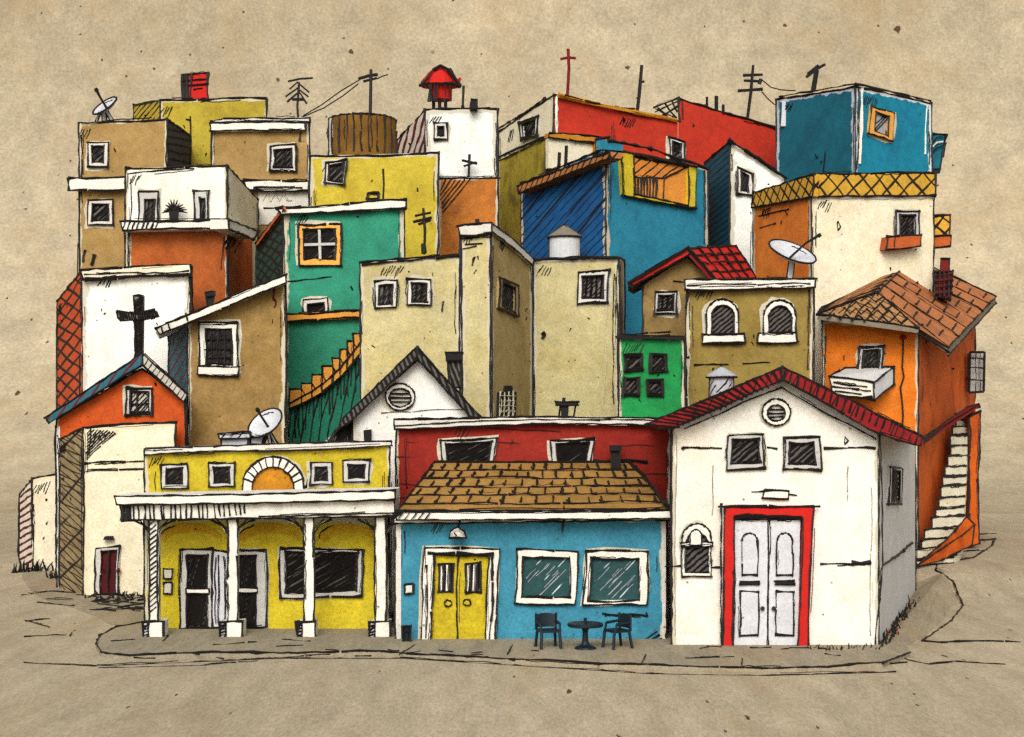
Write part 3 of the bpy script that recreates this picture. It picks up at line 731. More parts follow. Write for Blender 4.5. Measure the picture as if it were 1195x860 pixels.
# --- long red house with pale flank, mustard wall below the flank
h = House('red_hall', 'long red house along the skyline with a pale gabled flank on its left', [(582, 154, 37), (646, 111, 32), (712, 125, 33.5), (791, 141, 35)], ['cream', 'red', 'red'], 3.2, roof='tile_tan', inkw=2.8, skip=(2, 3))
h.win(0, [(606, 143), (628, 135), (626, 158), (608, 164)], 3, pane='pane_far', iw=2.4)
h.m.inkp(h.faces[0], [(580, 184), (612, 170), (640, 157)], 3, .03); h.m.inkp(h.faces[0], [(582, 150), (606, 135), (636, 115)], 2.4, .05)
h.m.inkp(h.faces[1], [(650, 112), (650, 153)], 3.4, .02, mat='trim_white')
m = MB(); m.wall(P(583, 187, 36.4), P(638, 160, 31.9), h.zb, 'yellow_shade'); m.wall(P(638, 160, 31.9), P(640, 160, 32.4), h.zb, 'yellow_shade'); m.ink([P(583, 187, 36.3), P(638, 160, 31.8)], 2); m.ink([P(638, 160, 31.8), P(638, 240, 31.8)], 2); h.part('mustard_wall', m)
m = MB(); m.ink([P(652, 111, 31.9), P(712, 125, 33.3), P(790, 140.5, 34.8)], 3.2, .6, mat='ochre'); m.ink([P(660, 111, 31.8), P(700, 122, 33.0), P(740, 128, 34)], 2.4); m.plate(Plane(h.T[1], h.T[3]), [(655, 112), (790, 138), (790, 142), (700, 124), (655, 115)], .12, 'ochre'); h.part('coping', m)
m = MB(); m.plate(h.faces[1], [(640, 154), (706, 160), (706, 200), (640, 196)], .25, 'cream_plain'); m.plate(h.faces[1], [(641, 155), (705, 161), (705, 168), (641, 160)], .4, 'ochre', inkw=2.2); m.plate(h.faces[1], [(695, 163), (711, 160), (711, 180), (695, 182)], .5, 'ochre', inkw=2.4); h.part('terrace_wall', m)
h.win(2, [(781, 160), (799, 166), (799, 190), (782, 186)], 4, iw=2.4)
h.m.inkp(h.faces[2], [(727, 140), (729, 141)], 4, .02); h.done()
h = House('red_annex', 'right hand red block, one step higher than the long red house', [(791.5, 115, 35), (936, 157, 38)], ['red'], 3.2, inkw=2.8, skip=(0,))
h.m.inkp(h.faces[0], [(792, 114), (793, 141)], 2.6, .03); h.m.inkp(h.faces[0], [(796, 116), (797, 138)], 2.0, .03)
m = MB()
for a in ([(762, 126), (792, 114)], [(766, 130), (792, 118)], [(768, 126), (780, 138)], [(776, 121), (789, 137)], [(784, 117), (790, 130)], [(772, 135), (791, 124)], [(765, 127), (785, 136), (791, 141)]): m.ink([P(x, y, 35) for x, y in a], 1.9)
h.part('stair_railing', m)
for x, y0, y1, w in ((825, 124, 113, 3), (836, 127, 112, 4.5), (844, 130, 122, 3.5)):
    m = MB(); m.tube([P(x, y0 + 2, 36), P(x, y1, 36)], w * .5 * kk(36), 'sump_black', 6); h.part('vent_pipe', m)
h.m.inkp(h.faces[0], [(917, 161), (930, 164)], 2.2, .03, mat='trim_white'); h.m.inkp(h.faces[0], [(845, 131), (905, 150)], 2.2, .05)
h.done()
t = thing('cross', 'thin dark red cross on the skyline roof of the long red house', 'cross', P(662, 112, 33))
for nm, pts, w in (('upright', [(662, 114), (664, 80), (663, 57)], 3.6), ('crossbar', [(654, 69), (663, 67), (672, 68)], 3.2)):
    m = MB(); m.tube([P(a, b, 33) for a, b in pts], w * .5 * kk(33), 'dark_red', 6); m.build(nm, t)
rod('antenna_rod', 'thick black rod on the skyline in the middle of the red roof', 'antenna', (746, 132), 34.5, [('mast', [(743, 136), (746, 110), (749, 76)], 4), ('stub', [(746, 96), (752, 95)], 3)])
rod('utility_pole', 'utility pole with three crossarms at the right end of the red roof', 'utility pole', (872, 138), 37, [('mast', [(872, 140), (876, 110), (879, 76)], 3.6), ('crossarm', [(867, 88), (890, 87)], 3.4), ('crossarm', [(868, 94), (889, 95)], 3.2), ('crossarm', [(861, 106), (876, 105), (890, 104)], 3.6), ('insulator', [(888, 92), (886, 98)], 4)])
for lab, pts in (('curved wire running right from the upper arms of the three arm pole', [(889, 93), (900, 102), (912, 105), (928, 106)]), ('short wire dropping to the blue block from the lowest arm of the three arm pole', [(889, 107), (896, 115), (904, 122)])):
    m = MB(); m.tube([P(a, b, 37 - 5 * (a - 889) / 40) for a, b in pts], .8 * kk(35), 'ink', 5); o = m.build('overhead_wire'); o['label'] = lab; o['category'] = 'wire'; o['group'] = 'overhead wires'
# --- blue block upper right
h = House('blue_block', 'teal blue block at the upper right with an orange framed window', [(906, 116, 32), (998, 101, 27.5), (1087, 121, 31)], ['blue_box_shaded', 'blue_box'], 3.2, inkw=2.6)
h.m.ink([P(910, 113, 31.7), P(998, 98, 27.3), P(1086, 118, 30.8)], 2.2); h.m.inkp(h.faces[1], [(1006, 103), (1003, 190)], 4.5, .02, mat='trim_white'); h.m.inkp(h.faces[1], [(1002, 104), (1000, 196)], 2, .04)
h.m.inkp(h.faces[0], [(915, 120), (914, 147)], 7, .02, mat='gray_light'); h.m.inkp(h.faces[1], [(1082, 124), (1080, 178)], 2.2, .02, mat='trim_white')
h.win(1, [(1017, 124), (1044, 132), (1042, 165), (1014, 156)], 6.5, frame='frame_orange', pane='gray')
m = MB(); m.slab([(1087, 156), (1104, 157), (1097, 197), (1086, 198)], 31.2, 1.4, 'blue_box_shaded', inkw=2.4)
for q in range(3): m.ink([P(1089, 165 + q * 6, 31.1), P(1094, 160 + q * 6, 31.1), P(1100, 160 + q * 5, 31.1)], 1.8, mat='trim_white' if q == 1 else 'ink')
h.part('side_annex', m); h.done()
rod('aerial', 'leaning black T shaped aerial on top of the teal blue block', 'aerial', (950, 104), 31, [('mast', [(949, 106), (953, 82)], 6.5), ('element', [(941, 90), (952, 81), (963, 75)], 3.6), ('element', [(942, 86), (955, 76)], 2.6)])
# --- cream house with orange flank and lattice parapet
h = House('lattice_house', 'cream house with an orange left flank under a yellow lattice parapet', [(878, 238, 22.5), (947, 226, 18), (1090, 228, 19.5)], ['orange_left', 'cream'], 2.6, inkw=2.4)
m = MB(); z = .12
q0 = [h.faces[0].on(a, b, z) for a, b in ((877, 242), (948, 229), (950, 203), (880, 224))]; q1 = [h.faces[1].on(a, b, z) for a, b in ((948, 229), (1092, 228), (1092, 202), (950, 203))]
for q, mt, pl in ((q0, 'lattice_side', h.faces[0]), (q1, 'lattice', h.faces[1])):
    m.prism(q, -pl.n * .22, mt); m.ink(q + [q[0]], 2.4)
h.part('lattice_parapet', m)
h.win(1, rect(1046, 246, 1073, 276, .8), (5, 5, 5, 2), pane='pane', frame='frame_gray', iw=2.6)
m = MB(); m.plate(h.faces[1], [(1036, 276), (1075, 274), (1074, 287), (1034, 291)], .45, 'planter', inkw=2.4); m.inkp(h.faces[1], [(1045, 276), (1044, 288)], 1.6, .47); h.part('planter_box', m)
m = MB(); m.slab([(1090, 252), (1109, 251), (1108, 275), (1089, 276)], 21, .4, 'lattice_side', inkw=2.4); h.part('side_window', m)
m = MB(); m.slab([(1088, 276), (1110, 275), (1109, 287), (1087, 289)], 20.8, .6, 'planter', inkw=2.4); h.part('planter_box', m)
h.m.inkp(h.faces[0], [(885, 252), (920, 244)], 1.6, .02); h.m.inkp(h.faces[0], [(887, 266), (905, 260)], 1.6, .02); h.m.inkp(h.faces[1], [(978, 258), (981, 264), (978, 268), (977, 260)], 1.5, .02)
h.m.inkp(h.faces[1], [(955, 229), (1090, 230)], 4, .02, mat='gray_shade'); h.done()
# --- white gable with dark flank
Fp = [(852, 330), (852, 166), (852.5, 165), (916, 207), (916, 330)]
h = House('white_gable_house', 'narrow white house with a steep roofline and a dark shade hatched flank', [(822, 190, 30.5), (852, 165, 27), (916, 207, 27.4)], ['teal_dark_hatch', 'white'], 2.6, inkw=2.8)
h.win(1, [(861, 195), (878, 203), (878, 228), (860, 226)], 4.5, pane='sump_black', iw=2.4)
h.m.ink([P(850, 163, 26.8), P(884, 184, 27), P(918, 208, 27.2)], 3.6); h.done()
# --- blue house with recessed balcony
h = House('blue_house', 'blue house with a deep blue hatched flank and a recessed orange balcony', [(608, 214, 27.5), (707, 172, 22), (826, 197, 26)], ['blue_dark', 'turquoise_back'], 3.4, inkw=2.6)
fp = h.faces[1]
o = [(724, 177), (813, 195), (812, 243), (727, 227)]
m = MB(); th = .16
def ringp(mb, pl, O, I, th, mat, iw):
    A = [pl.on(x, y, th) for x, y in O]; B = [pl.on(x, y, th) for x, y in I]
    for i in range(len(O)):
        j = (i + 1) % len(O); mb.poly([A[i], A[j], B[j], B[i]], mat); mb.poly([A[i] - pl.n * th, A[j] - pl.n * th, A[j], A[i]], mat); mb.poly([B[i], B[j], B[j] - pl.n * th, B[i] - pl.n * th], mat)
    mb.ink(A + [A[0]], iw); mb.ink(B + [B[0]], iw)
inn = [(739, 180), (803, 193), (803, 240), (740, 227)]
ringp(m, fp, o, inn, th, 'yellow_front', 2.2); bal = h.part('balcony', m)
m = MB(); m.plate(fp, inn, .04, 'inside_orange'); pq = [fp.on(a, b, .06) for a, b in ((740, 183), (801, 195), (776, 208), (740, 206))]; m.poly(pq, 'stripe_orange'); m.ink(pq + [pq[0]], 2)
for q in range(8): m.inkp(fp, [(741 + q * 3.6, 207), (742 + q * 3.3, 226 + q * .8)], 2.6, .07)
m.inkp(fp, [(775, 208), (774, 230)], 2.2, .07); m.build('recess', bal)
m = MB(); E = [h.faces[0].on(a, b, .5) for a, b in ((604, 217), (711, 177), (712, 184), (606, 225))]; m.prism(E, -h.faces[0].n * .6, 'brown_hatch'); m.ink(E + [E[0]], 2.6); h.part('eave_board', m)
m = MB(); m.plate(fp, [(703, 163), (727, 168), (727, 176), (703, 174)], .3, 'turquoise_back'); m.ink([fp.on(a, b, .32) for a, b in ((710, 164), (760, 174), (826, 197))], 3.4); h.part('coping', m)
for x in (652, 660):
    m = MB(); m.tube([P(x, 196, 25.5), P(x + 1, 178 - (x - 652), 25.5)], 2 * kk(25.5), 'sump_black', 6); h.part('vent_pipe', m)
h.m.inkp(fp, [(822, 200), (822, 283)], 2.0, .03); h.done()
# =================================================================== MIDDLE ROWS
# --- white house with cross-hatched flank, left
h = House('white_house', 'white house behind the black cross with an orange cross hatched left flank', [(67, 351, 22), (95, 317, 18), (224, 311, 18)], ['orange_cross_hatch', 'white'], 3.4, inkw=2.6)
m = MB(); m.plate(h.faces[1], [(94, 315), (222, 309), (223, 321), (97, 326)], .2, 'cream_plain', inkw=2.4)
m.inkp(h.faces[1], [(100, 326), (150, 323), (222, 320)], 3.2, .22); m.inkp(h.faces[1], [(98, 320), (160, 318), (220, 316)], 1.6, .22); m.inkp(h.faces[1], [(99, 325), (108, 326)], 5, .22); h.part('coping', m)
h.m.inkp(h.faces[1], [(221, 318), (223, 340), (224, 362)], 3, .03); h.done()
# --- tan house with a single pitched roof
h = House('tan_house', 'tan house under a single sloping white roof with one barred window', [(197, 384, 17), (219, 371, 13.8), (333, 329, 13.8)], ['slate_blue', 'tan_plain'], 2.4, inkw=2.5)
h.win(1, rect(232, 377, 277, 433, .7), (8, 7, 7, 8), pane='pane_scribble', frame='trim_white', iw=2.2, sill=[(231, 427), (279, 428), (277, 438), (230, 437)], bars=[[(247, 384), (247, 426)], [(255, 384), (255, 426)], [(262, 384), (262, 426)], [(240, 396), (269, 396)], [(240, 408), (269, 408)], [(240, 418), (269, 418)]])
m = MB(); F = [P(a, b, 13.2) for a, b in ((182, 383), (334, 320), (334, 330), (186, 390))]; m.loft(F, [back(p, 3.6) for p in F], 'trim_white', 'frame_white'); m.ink(F + [F[0]], 2.4)
for x, y in ((188, 388), (196, 384), (217, 374)): m.ink([P(x, y - 8, 13.15), P(x + 2, y, 13.15)], 1.5)
h.part('roof_slope', m)
c = MB(); c.slab([(241, 342), (250, 341), (249, 364), (243, 366)], 14.6, .4, 'sump_black', inkw=2.2); c.slab([(240, 341), (251, 340), (251, 345), (241, 346)], 14.5, .6, 'sump_black', inkw=1.6); h.part('chimney', c)
h.m.inkp(h.faces[1], [(320, 337), (319, 347), (322, 352), (320, 359)], 2.8, .02, mat='red_ink'); h.done()
# --- teal house and its stair
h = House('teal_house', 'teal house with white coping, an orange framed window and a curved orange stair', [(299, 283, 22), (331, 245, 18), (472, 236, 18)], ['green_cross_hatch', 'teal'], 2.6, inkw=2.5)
m = MB(); m.plate(h.faces[1], [(322, 243), (474, 233), (474, 243), (329, 250)], .25, 'trim_white', inkw=2.5); m.inkp(h.faces[1], [(309, 243), (350, 240)], 2, .26)
m.plate(h.faces[0], [(298, 284), (330, 241), (331, 245), (300, 288)], .1, 'planter', inkw=1.8); h.part('coping', m)
h.win(1, rect(349, 262, 397, 310, .8), (6, 6, 7, 8), frame='frame_orange', pane='pane_scribble', iw=2.3)
m = MB(); m.plate(h.faces[1], [(371, 268), (374, 268), (375, 302), (372, 302)], .18, 'frame_gray'); m.plate(h.faces[1], [(355, 284), (391, 283), (391, 286), (355, 287)], .19, 'frame_gray'); h.part('muntin', m)
h.win(1, [(354, 350), (382, 347), (383, 366), (354, 366)], (5, 6, 4, 1), frame='frame_white', pane='pane_scribble')
m = MB(); m.plate(h.faces[1], [(333, 366), (424, 362), (424, 371), (333, 375)], .25, 'band_orange', inkw=2.2); h.part('string_course', m)
h.m.inkp(h.faces[1], [(336, 328), (386, 323)], 1.4, .02)
up = [(338, 460), (352, 451), (364, 444), (376, 434), (388, 424), (397, 415), (405, 405), (412, 395), (420, 386), (428, 378)]
lo_ = [(338, 477), (352, 471), (364, 465), (376, 458), (388, 448), (398, 439), (407, 430), (414, 421), (422, 411), (430, 402)]
m = MB()
for i in range(9):
    a, b = up[i], up[i + 1]; c, d = lo_[i + 1], lo_[i]
    q = [P(a[0], b[1] + 3, 16.7), P(b[0], b[1] + 3, 16.7), P(b[0], c[1], 16.7), P(a[0], d[1], 16.7)]
    m.loft(q, [p + Vector((0, 1.25, 0)) for p in q], 'band_orange'); m.ink([q[3], q[0], q[1]], 2.1)
    mx = (a[0] + b[0]) / 2
    m.ink([P(a[0], (a[1] + d[1]) / 2 + 2, 16.66), P(b[0], (b[1] + c[1]) / 2 + 2, 16.66)], 1.9)
    m.ink([P(b[0], b[1] + 3, 16.66), P(b[0] + 4, b[1] + 10, 16.66)], 1.8)
m.ink([P(x, y, 16.65) for x, y in lo_], 2.4); h.part('stair', m)
m = MB(); F = [P(x, y, 16.9) for x, y in lo_] + [P(430, 530, 16.9), P(338, 530, 16.9)]
m.poly(F, 'teal_hatch')
for q in range(20):
    x = 340 + q * 4.4; t = (x - 338) / 92; yy = 477 - 75 * t ** 1.25
    m.ink([P(x, yy + 4, 16.85), P(x + rnd(1.5), yy + random.uniform(16, 38), 16.85)], 1.5, .45, brk=False)
h.part('stair_wall', m); h.done()
# --- big beige house (two blocks)
h = House('beige_house', 'beige house with twin windows and a shaded flank, beside the block with the white tank', [(420, 306, 11), (537, 297, 11), (538, 266, 11), (573, 262, 11), (621, 304, 14.8)], ['beige', 'beige', 'beige', 'beige_shaded'], 3.6, inkw=2.6)
for q in ((438, 328, 463, 359), (476, 326, 503, 356)):
    h.win(0, rect(*q, 1.0), (5, 5, 5, 4), pane='pane_upright', frame='frame_white', iw=2.2)
h.win(3, [(583, 324), (605, 333), (605, 369), (582, 359)], 4, pane='pane', frame='beige_shaded', iw=2.6)
fb = front(11)
m = MB(); m.plate(fb, [(534, 264), (574, 260), (574, 272), (537, 275)], .14, 'frame_white', inkw=2.4); m.inkp(fb, [(538, 279), (572, 277)], 1.6, .03); m.inkp(fb, [(544, 285), (562, 284)], 1.5, .03); m.inkp(fb, [(541, 290), (556, 287)], 1.4, .03)
m.inkp(fb, [(557, 264), (557, 256)], 4, .05); m.inkp(fb, [(424, 309), (470, 304), (534, 298)], 2.2, .05); h.part('coping', m)
q = [h.faces[3].on(a, b, .12) for a, b in ((574, 261), (590, 272), (603, 283), (623, 302), (621, 309), (600, 290), (588, 280), (574, 270))]
m = MB(); m.loft(q, [p - h.faces[3].n * .3 for p in q], 'frame_white'); m.ink(q + [q[0]], 2.2); h.part('coping', m)
w = MB(); w.plate(h.faces[3], [(582, 458), (589, 457), (590, 450), (598, 450), (599, 458), (603, 457), (602, 492), (581, 490)], .06, 'sump_black')
for q in range(4): w.inkp(h.faces[3], [(584 + q * 5, 458), (583 + q * 5, 488)], 1.5, .08, mat='beige_shaded')
for q in range(5): w.inkp(h.faces[3], [(583, 462 + q * 6), (601, 462 + q * 6)], 1.2, .08, mat='beige_shaded')
h.part('gate', w)
for x0, y0, x1, y1 in ((455, 350, 455, 350), (554, 300, 552, 306), (517, 352, 516, 362), (552, 302, 551, 308)): h.m.inkp(h.faces[0], [(x0, y0), (x1, y1 + 1)], 2, .02)
h.done()
h = House('beige_block', 'tall beige block with one window high up and a white tank on its roof', [(622, 303, 15), (722, 300, 15), (728, 304, 19)], ['beige', 'beige_shaded'], 3, inkw=2.6)
h.win(0, [(675, 318), (711, 315), (709, 353), (674, 355)], (5, 6, 6, 7), pane='pane_upright', frame='frame_white', iw=2.5)
m = MB(); m.inkp(h.faces[0], [(672, 321), (712, 316)], 2.6, .25); h.m.ink([P(624, 305, 14.9), P(668, 302, 14.9), P(723, 301, 14.9)], 2.6)
h.m.inkp(h.faces[0], [(633, 388), (636, 391), (633, 395)], 4, .02); h.m.inkp(h.faces[0], [(708, 345), (708, 420), (703, 476)], 1.2, .02, mat='beige_shaded'); h.m.inkp(h.faces[0], [(717, 320), (716, 470)], 1.6, .02)
h.done()
tank('roof_tank', 'white round tank with a dark cone lid on the beige block', 641, 677, 262, 277, 301, 15.6, 'gray_light', 'roof_gray', 1.1)
# --- green house
h = House('green_house', 'small bright green house with four black windows in two rows', [(722, 393, 9), (799, 393, 9)], ['green'], 3, inkw=2.4)
for q in ((729, 413, 750, 432), (758, 413, 778, 434), (728, 441, 745, 462), (755, 443, 774, 461)):
    h.win(0, rect(*q, 1.2), 2, pane='pane', frame='sump_black', iw=2.2, halo=False)
m = MB(); m.plate(h.faces[0], [(718, 392), (799, 393), (799, 396), (719, 395)], .2, 'sump_black'); m.inkp(h.faces[0], [(728, 390), (782, 387)], 1.8, .05); h.part('coping', m); h.done()
# --- red tiled house
h = Gable('red_tiled_house', 'tan house with a bright red tiled roof below the blue house', [(750, 400, 0), (750, 331, 0), (803, 296, 0), (852, 330, 0), (852, 400, 0)] and [(750, 400), (750, 332), (803, 298), (837, 334), (837, 400)], 14, 'tan_side', 3.6, inkw=2.4)
h.win(0, [(765, 341), (790, 340), (790, 366), (764, 366)], 4, pane='pane_upright', frame='frame_gray', iw=2.2)
h.m.inkp(h.faces[0], [(787, 328), (815, 328)], 1.6, .03)
Fb = [(804, 288), (733, 329), (739, 333), (804, 297)]
h.verge(Fb, 13.5, 'red_tile', 4)
A, Bp, Cc, Dd = P(803, 290, 13.5), P(836, 327, 13.5), P(882, 324, 17.5), P(858, 287, 17.5)
m = MB(); q = [A, Dd, Cc, Bp]; m.loft(q, [p + Vector((0, 0, -.22)) for p in q], 'red_tile', 'dark_red'); m.ink(q + [q[0]], 2.6)
up = Vector((0, -.03, .03))
for i in range(1, 5): m.ink([A.lerp(Dd, i / 5) + up, Bp.lerp(Cc, i / 5) + up], 2.2, 1.4)
for i in range(1, 4): m.ink([A.lerp(Bp, i / 4) + up, Dd.lerp(Cc, i / 4) + up], 1.9, 1.8)
h.part('roof_slope', m); h.m.inkp(front(13.45), [(733, 331), (804, 290), (836, 327)], 2.4, .02)
h.m.inkp(h.faces[0], [(746, 397), (780, 391)], 2.4, .1); h.done()
# --- olive house with arched windows
h = House('olive_house', 'olive house with two white arched windows and a white coping', [(801, 330, 10), (950, 326, 10)], ['olive'], 3.4, inkw=2.6)
m = MB(); m.plate(h.faces[0], [(799, 326), (952, 325), (951, 335), (800, 338)], .25, 'trim_white', inkw=2.5); m.inkp(h.faces[0], [(803, 333), (946, 331)], 1.5, .27); m.inkp(h.faces[0], [(799, 326), (803, 345), (800, 358)], 2.2, .1); h.part('coping', m)
for x0, y0, x1, y1, s0, s1 in ((824, 349, 862, 392, 819, 870), (891, 350, 929, 391, 884, 931)):
    oo = arch(x0, y0, x1, y1); ii = arch(x0 + 6, y0 + 7, x1 - 5, y1 - 1)
    h.win(0, oo, inner=ii, pane='pane', frame='trim_white', iw=2.4, sill=[(s0 + 1, y1 - 2), (s1 - 2, y1 - 3), (s1, y1 + 8), (s0, y1 + 9)])
h.m.inkp(h.faces[0], [(811, 426), (850, 425)], 1.6, .02); h.m.inkp(h.faces[0], [(868, 424), (897, 423)], 1.6, .02); h.m.inkp(h.faces[0], [(944, 340), (943, 430)], 2, .02); h.m.inkp(h.faces[0], [(803, 416), (804, 418)], 4, .02)
h.done()
dish('large grey satellite dish on a post above the olive house', (925, 293), 29, .46, -19, 11, (955, 275), (920, 325), [(921, 328, 924, 304, 7)], depth=.3)
tank('roof_tank', 'grey cylinder with a pointed lid behind the red tiled verge of the big white gable', 828, 856, 427, 440, 470, 7.6, 'gray_hatch', 'gray', 1.3)
# --- orange house with hipped roof, right
h = House('orange_house', 'bright orange house with a hipped tile roof, a white balcony and an outside stair', [(959, 374, 14), (1072, 380, 14), (1138, 372, 26)], ['orange_house', 'orange_shaded'], 3, inkw=2.5)
Rb, Rf = P(1064, 302, 22), P(1024, 341, 14.6)
L0, L1, R1, R2 = P(954, 367, 12.9), P(1072, 383, 12.9), P(1107, 405, 14.2), P(1162, 346, 25.5)
bkL = P(962, 352, 24)
dn = Vector((0, 0, -.16))
def slope(name, q, mat, iw=2.3, lines=None):
    m = MB(); m.loft(q, [p + dn for p in q], mat, 'roof_gray'); m.ink(q + [q[0]], iw)
    for a, b, w in (lines or []): m.ink([a, b], w, 1.3)
    return m
sc = slope('', [L0, Rf, L1], 'tile_scallop')
fpl = Plane(L0, L1, Rf)
for j in range(5):
    y = 372 - j * 7; xa = 966 + j * 13; xb = 1066 - j * 9
    pts = []
    nn = max(2, int((xb - xa) / 13))
    for i in range(nn + 1): pts += [(xa + (xb - xa) * i / nn, y + i * .8), (xa + (xb - xa) * (i + .5) / nn, y - 6 + i * .8)]
    sc.inkp(fpl, pts[:-1], 1.5, .03)
h.part('roof_slope', sc)
rp = Plane(Rf, R1, R2)
def tile(a, b): return Rf.lerp(Rb, a).lerp(R1.lerp(R2, a), b)
lines = []
n_ = rp.n * .03
for i in range(1, 6): lines.append((tile(i / 6, 0) + n_, tile(i / 6 + .0, 1) + n_, 1.7))
for j in range(1, 6):
    for i in range(6):
        a0 = (i + .2 + rnd(.1)) / 6; b0 = (j + .35 * (i % 2) + rnd(.1)) / 6
        lines.append((tile(a0, b0) + n_, tile(a0 + .09, b0 - .01) + n_, 1.7))
m = MB()
NN = 6
for i in range(NN):
    q = [tile(i / NN, 0), tile((i + 1) / NN, 0), tile((i + 1) / NN, 1), tile(i / NN, 1)]; m.poly(q, 'tile_terracotta')
q = [Rf, Rb, R2, R1]
for i in range(4): a, b = q[i], q[(i + 1) % 4]; m.poly([a, b, b + dn * 1.6, a + dn * 1.6], 'roof_gray')
m.ink(q + [q[0]], 2.3); m.ink([R1 + dn * 1.7, R2 + dn * 1.7], 2.2); m.ink([L1 + dn, R1 + dn, ], 2.2)
m.poly([Rf, R1, L1], 'tile_terracotta')
for a, b, w in lines: m.ink([a, b], w, 1.2)
h.part('roof_slope', m)
m = slope('', [L0, bkL, Rb, Rf], 'brown_hatch', 2.4)
lp = Plane(L0, Rb, Rf)
for q in range(9): m.ink([L0.lerp(bkL, q / 9).lerp(Rf.lerp(Rb, q / 9), .02 + rnd(.02)) + Vector((0, -.04, .04)), L0.lerp(bkL, q / 9).lerp(Rf.lerp(Rb, q / 9), .95) + Vector((0, -.04, .04))], 1.8)
h.part('roof_slope', m)
c = MB(); c.slab([(1091, 318), (1112, 316), (1109, 350), (1093, 346)], 18.5, .9, 'dark_red', inkw=2.8); c.slab([(1098, 302), (1108, 302), (1108, 318), (1097, 318)], 18.7, .5, 'dark_red', inkw=2.4)
for q in range(4): c.ink([P(1092, 322 + q * 7, 18.4), P(1111, 320 + q * 7, 18.4)], 2)
for q in range(3): c.ink([P(1097 + q * 5, 318, 18.4), P(1097 + q * 5, 346, 18.4)], 1.7)
h.part('chimney', c)
f0 = h.faces[0]
d = h.win(0, [(1003, 405), (1031, 404), (1028, 440), (999, 440)], (6, 4, 5, 1), pane='pane', frame='frame_gray', name='balcony_door', iw=2.6)
# balcony tray: front, floor and end walls
m = MB(); k = kk(14); z0 = 1.1
Fr = [f0.on(a, b, z0) for a, b in ((967, 439), (1020, 446), (1020, 467), (971, 460))]
Bk = [f0.on(a, b, .03) for a, b in ((986, 429), (1043, 428), (1043, 449), (988, 446))]
m.poly(Fr, 'white_plain'); m.poly([Fr[1], Bk[1], Bk[2], Fr[2]], 'gray_light'); m.poly([Fr[0], Fr[3], Bk[3], Bk[0]], 'white_plain'); m.poly([Fr[3], Fr[2], Bk[2], Bk[3]], 'gray_light')
ins = [v.lerp(w_, .0) + Vector((0, 0, -.03)) for v, w_ in zip((Fr[0], Fr[1], Bk[1], Bk[0]), Bk)]; m.poly(ins, 'gray_shade'); m.poly(Bk[::-1], 'white_plain')
u = Vector((0, -.03, 0))
m.ink([v + u for v in (Fr[0], Fr[1], Fr[2], Fr[3], Fr[0])], 2.4); m.ink([v + u for v in (Fr[1], Bk[1], Bk[2], Fr[2])], 2.3); m.ink([v + u for v in (Fr[0], Bk[0], Bk[1])], 1.9)
for a, b in (((973, 446), (1012, 451)), ((973, 451), (1016, 456)), ((976, 456), (1004, 460)), ((990, 463), (1016, 463))): m.ink([f0.on(*a, z0 + .03), f0.on(*b, z0 + .03)], 1.9)
h.part('balcony', m)
m = MB(); m.tube([f0.on(a, b, .06) for a, b in ((1054, 394), (1054, 410), (1053, 428), (1055, 440), (1051, 452), (1053, 470), (1054, 486), (1053, 500))], 1.1 * k, 'ink', 5); m.tube([f0.on(1051, 394, .07), f0.on(1057, 393, .07)], 2.6 * k, 'dark_red', 6); h.part('drain_pipe', m)
h.m.inkp(f0, [(985, 415), (985, 420)], 2, .02)
m = MB()
for q in range(5): m.inkp(f0, [(1003 + q * 3, 428 - q), (1008 + q * 3, 438)], .1, .02)
m = MB(); q = [P(a, b, 23) for a, b in ((1132, 411), (1149, 411), (1148, 457), (1131, 458))]; 
for a, b in ((0, 1), (1, 2), (2, 3), (3, 0)): m.tube([q[a], q[b]], .05, 'sump_black', 6)
m.prism([P(1133, 412, 23.3), P(1148, 412, 23.3), P(1147, 456, 23.3), P(1132, 457, 23.3)], (0, .5, 0), 'frame_gray')
for x in (1139, 1144): m.ink([P(x, 412, 22.95), P(x + rnd(1), 457, 22.95)], 1.4)
for y in (418, 429, 443): m.ink([P(1132, y, 22.95), P(1148, y + 1, 22.95)], 1.5)
h.part('side_window', m)
# outside stair
Lp = [(1062, 662), (1075, 640), (1088, 616), (1096, 592), (1101, 568), (1107, 544), (1111, 520), (1114, 498), (1116, 482)]
Rp = [1112, 1120, 1124, 1126, 1127, 1128, 1129, 1131, 1132]
NS = 16; m = MB(); ed = []
for i in range(NS + 1):
    t = i / NS * 8; a = min(7, int(t)); f = t - a
    px = Lp[a][0] + (Lp[a + 1][0] - Lp[a][0]) * f; py = Lp[a][1] + (Lp[a + 1][1] - Lp[a][1]) * f
    rx = Rp[a] + (Rp[a + 1] - Rp[a]) * f; Y = 12.6 + 7.6 * i / NS
    A = P(px + rnd(2.2), py + rnd(1.2), Y); Bq = P(rx, py, Y + 1.3); Bq.z = A.z + rnd(.05); ed.append((A, Bq))
for i in range(NS):
    (a0, b0), (a1, b1) = ed[i], ed[i + 1]
    z = a1.z - .02; zb = .2
    top = [Vector((a0.x, a0.y, z)), Vector((b0.x, b0.y, z)), Vector((b1.x, b1.y, z)), Vector((a1.x, a1.y, z))]
    bot = [Vector((v.x, v.y, max(zb, a0.z - .6))) for v in top]
    m.loft(top, bot, 'cream_plain'); u = Vector((-.01, -.02, .01))
    m.ink([top[3] + u, top[0] + u, top[1] + u], 2.0); m.ink([Vector((a0.x, a0.y, a0.z)) + u, Vector((b0.x, b0.y, b0.z)) + u], 1.9)
    m.ink([top[0] + u, Vector((a0.x, a0.y, a0.z)) + u], 1.9)
h.part('stair', m)
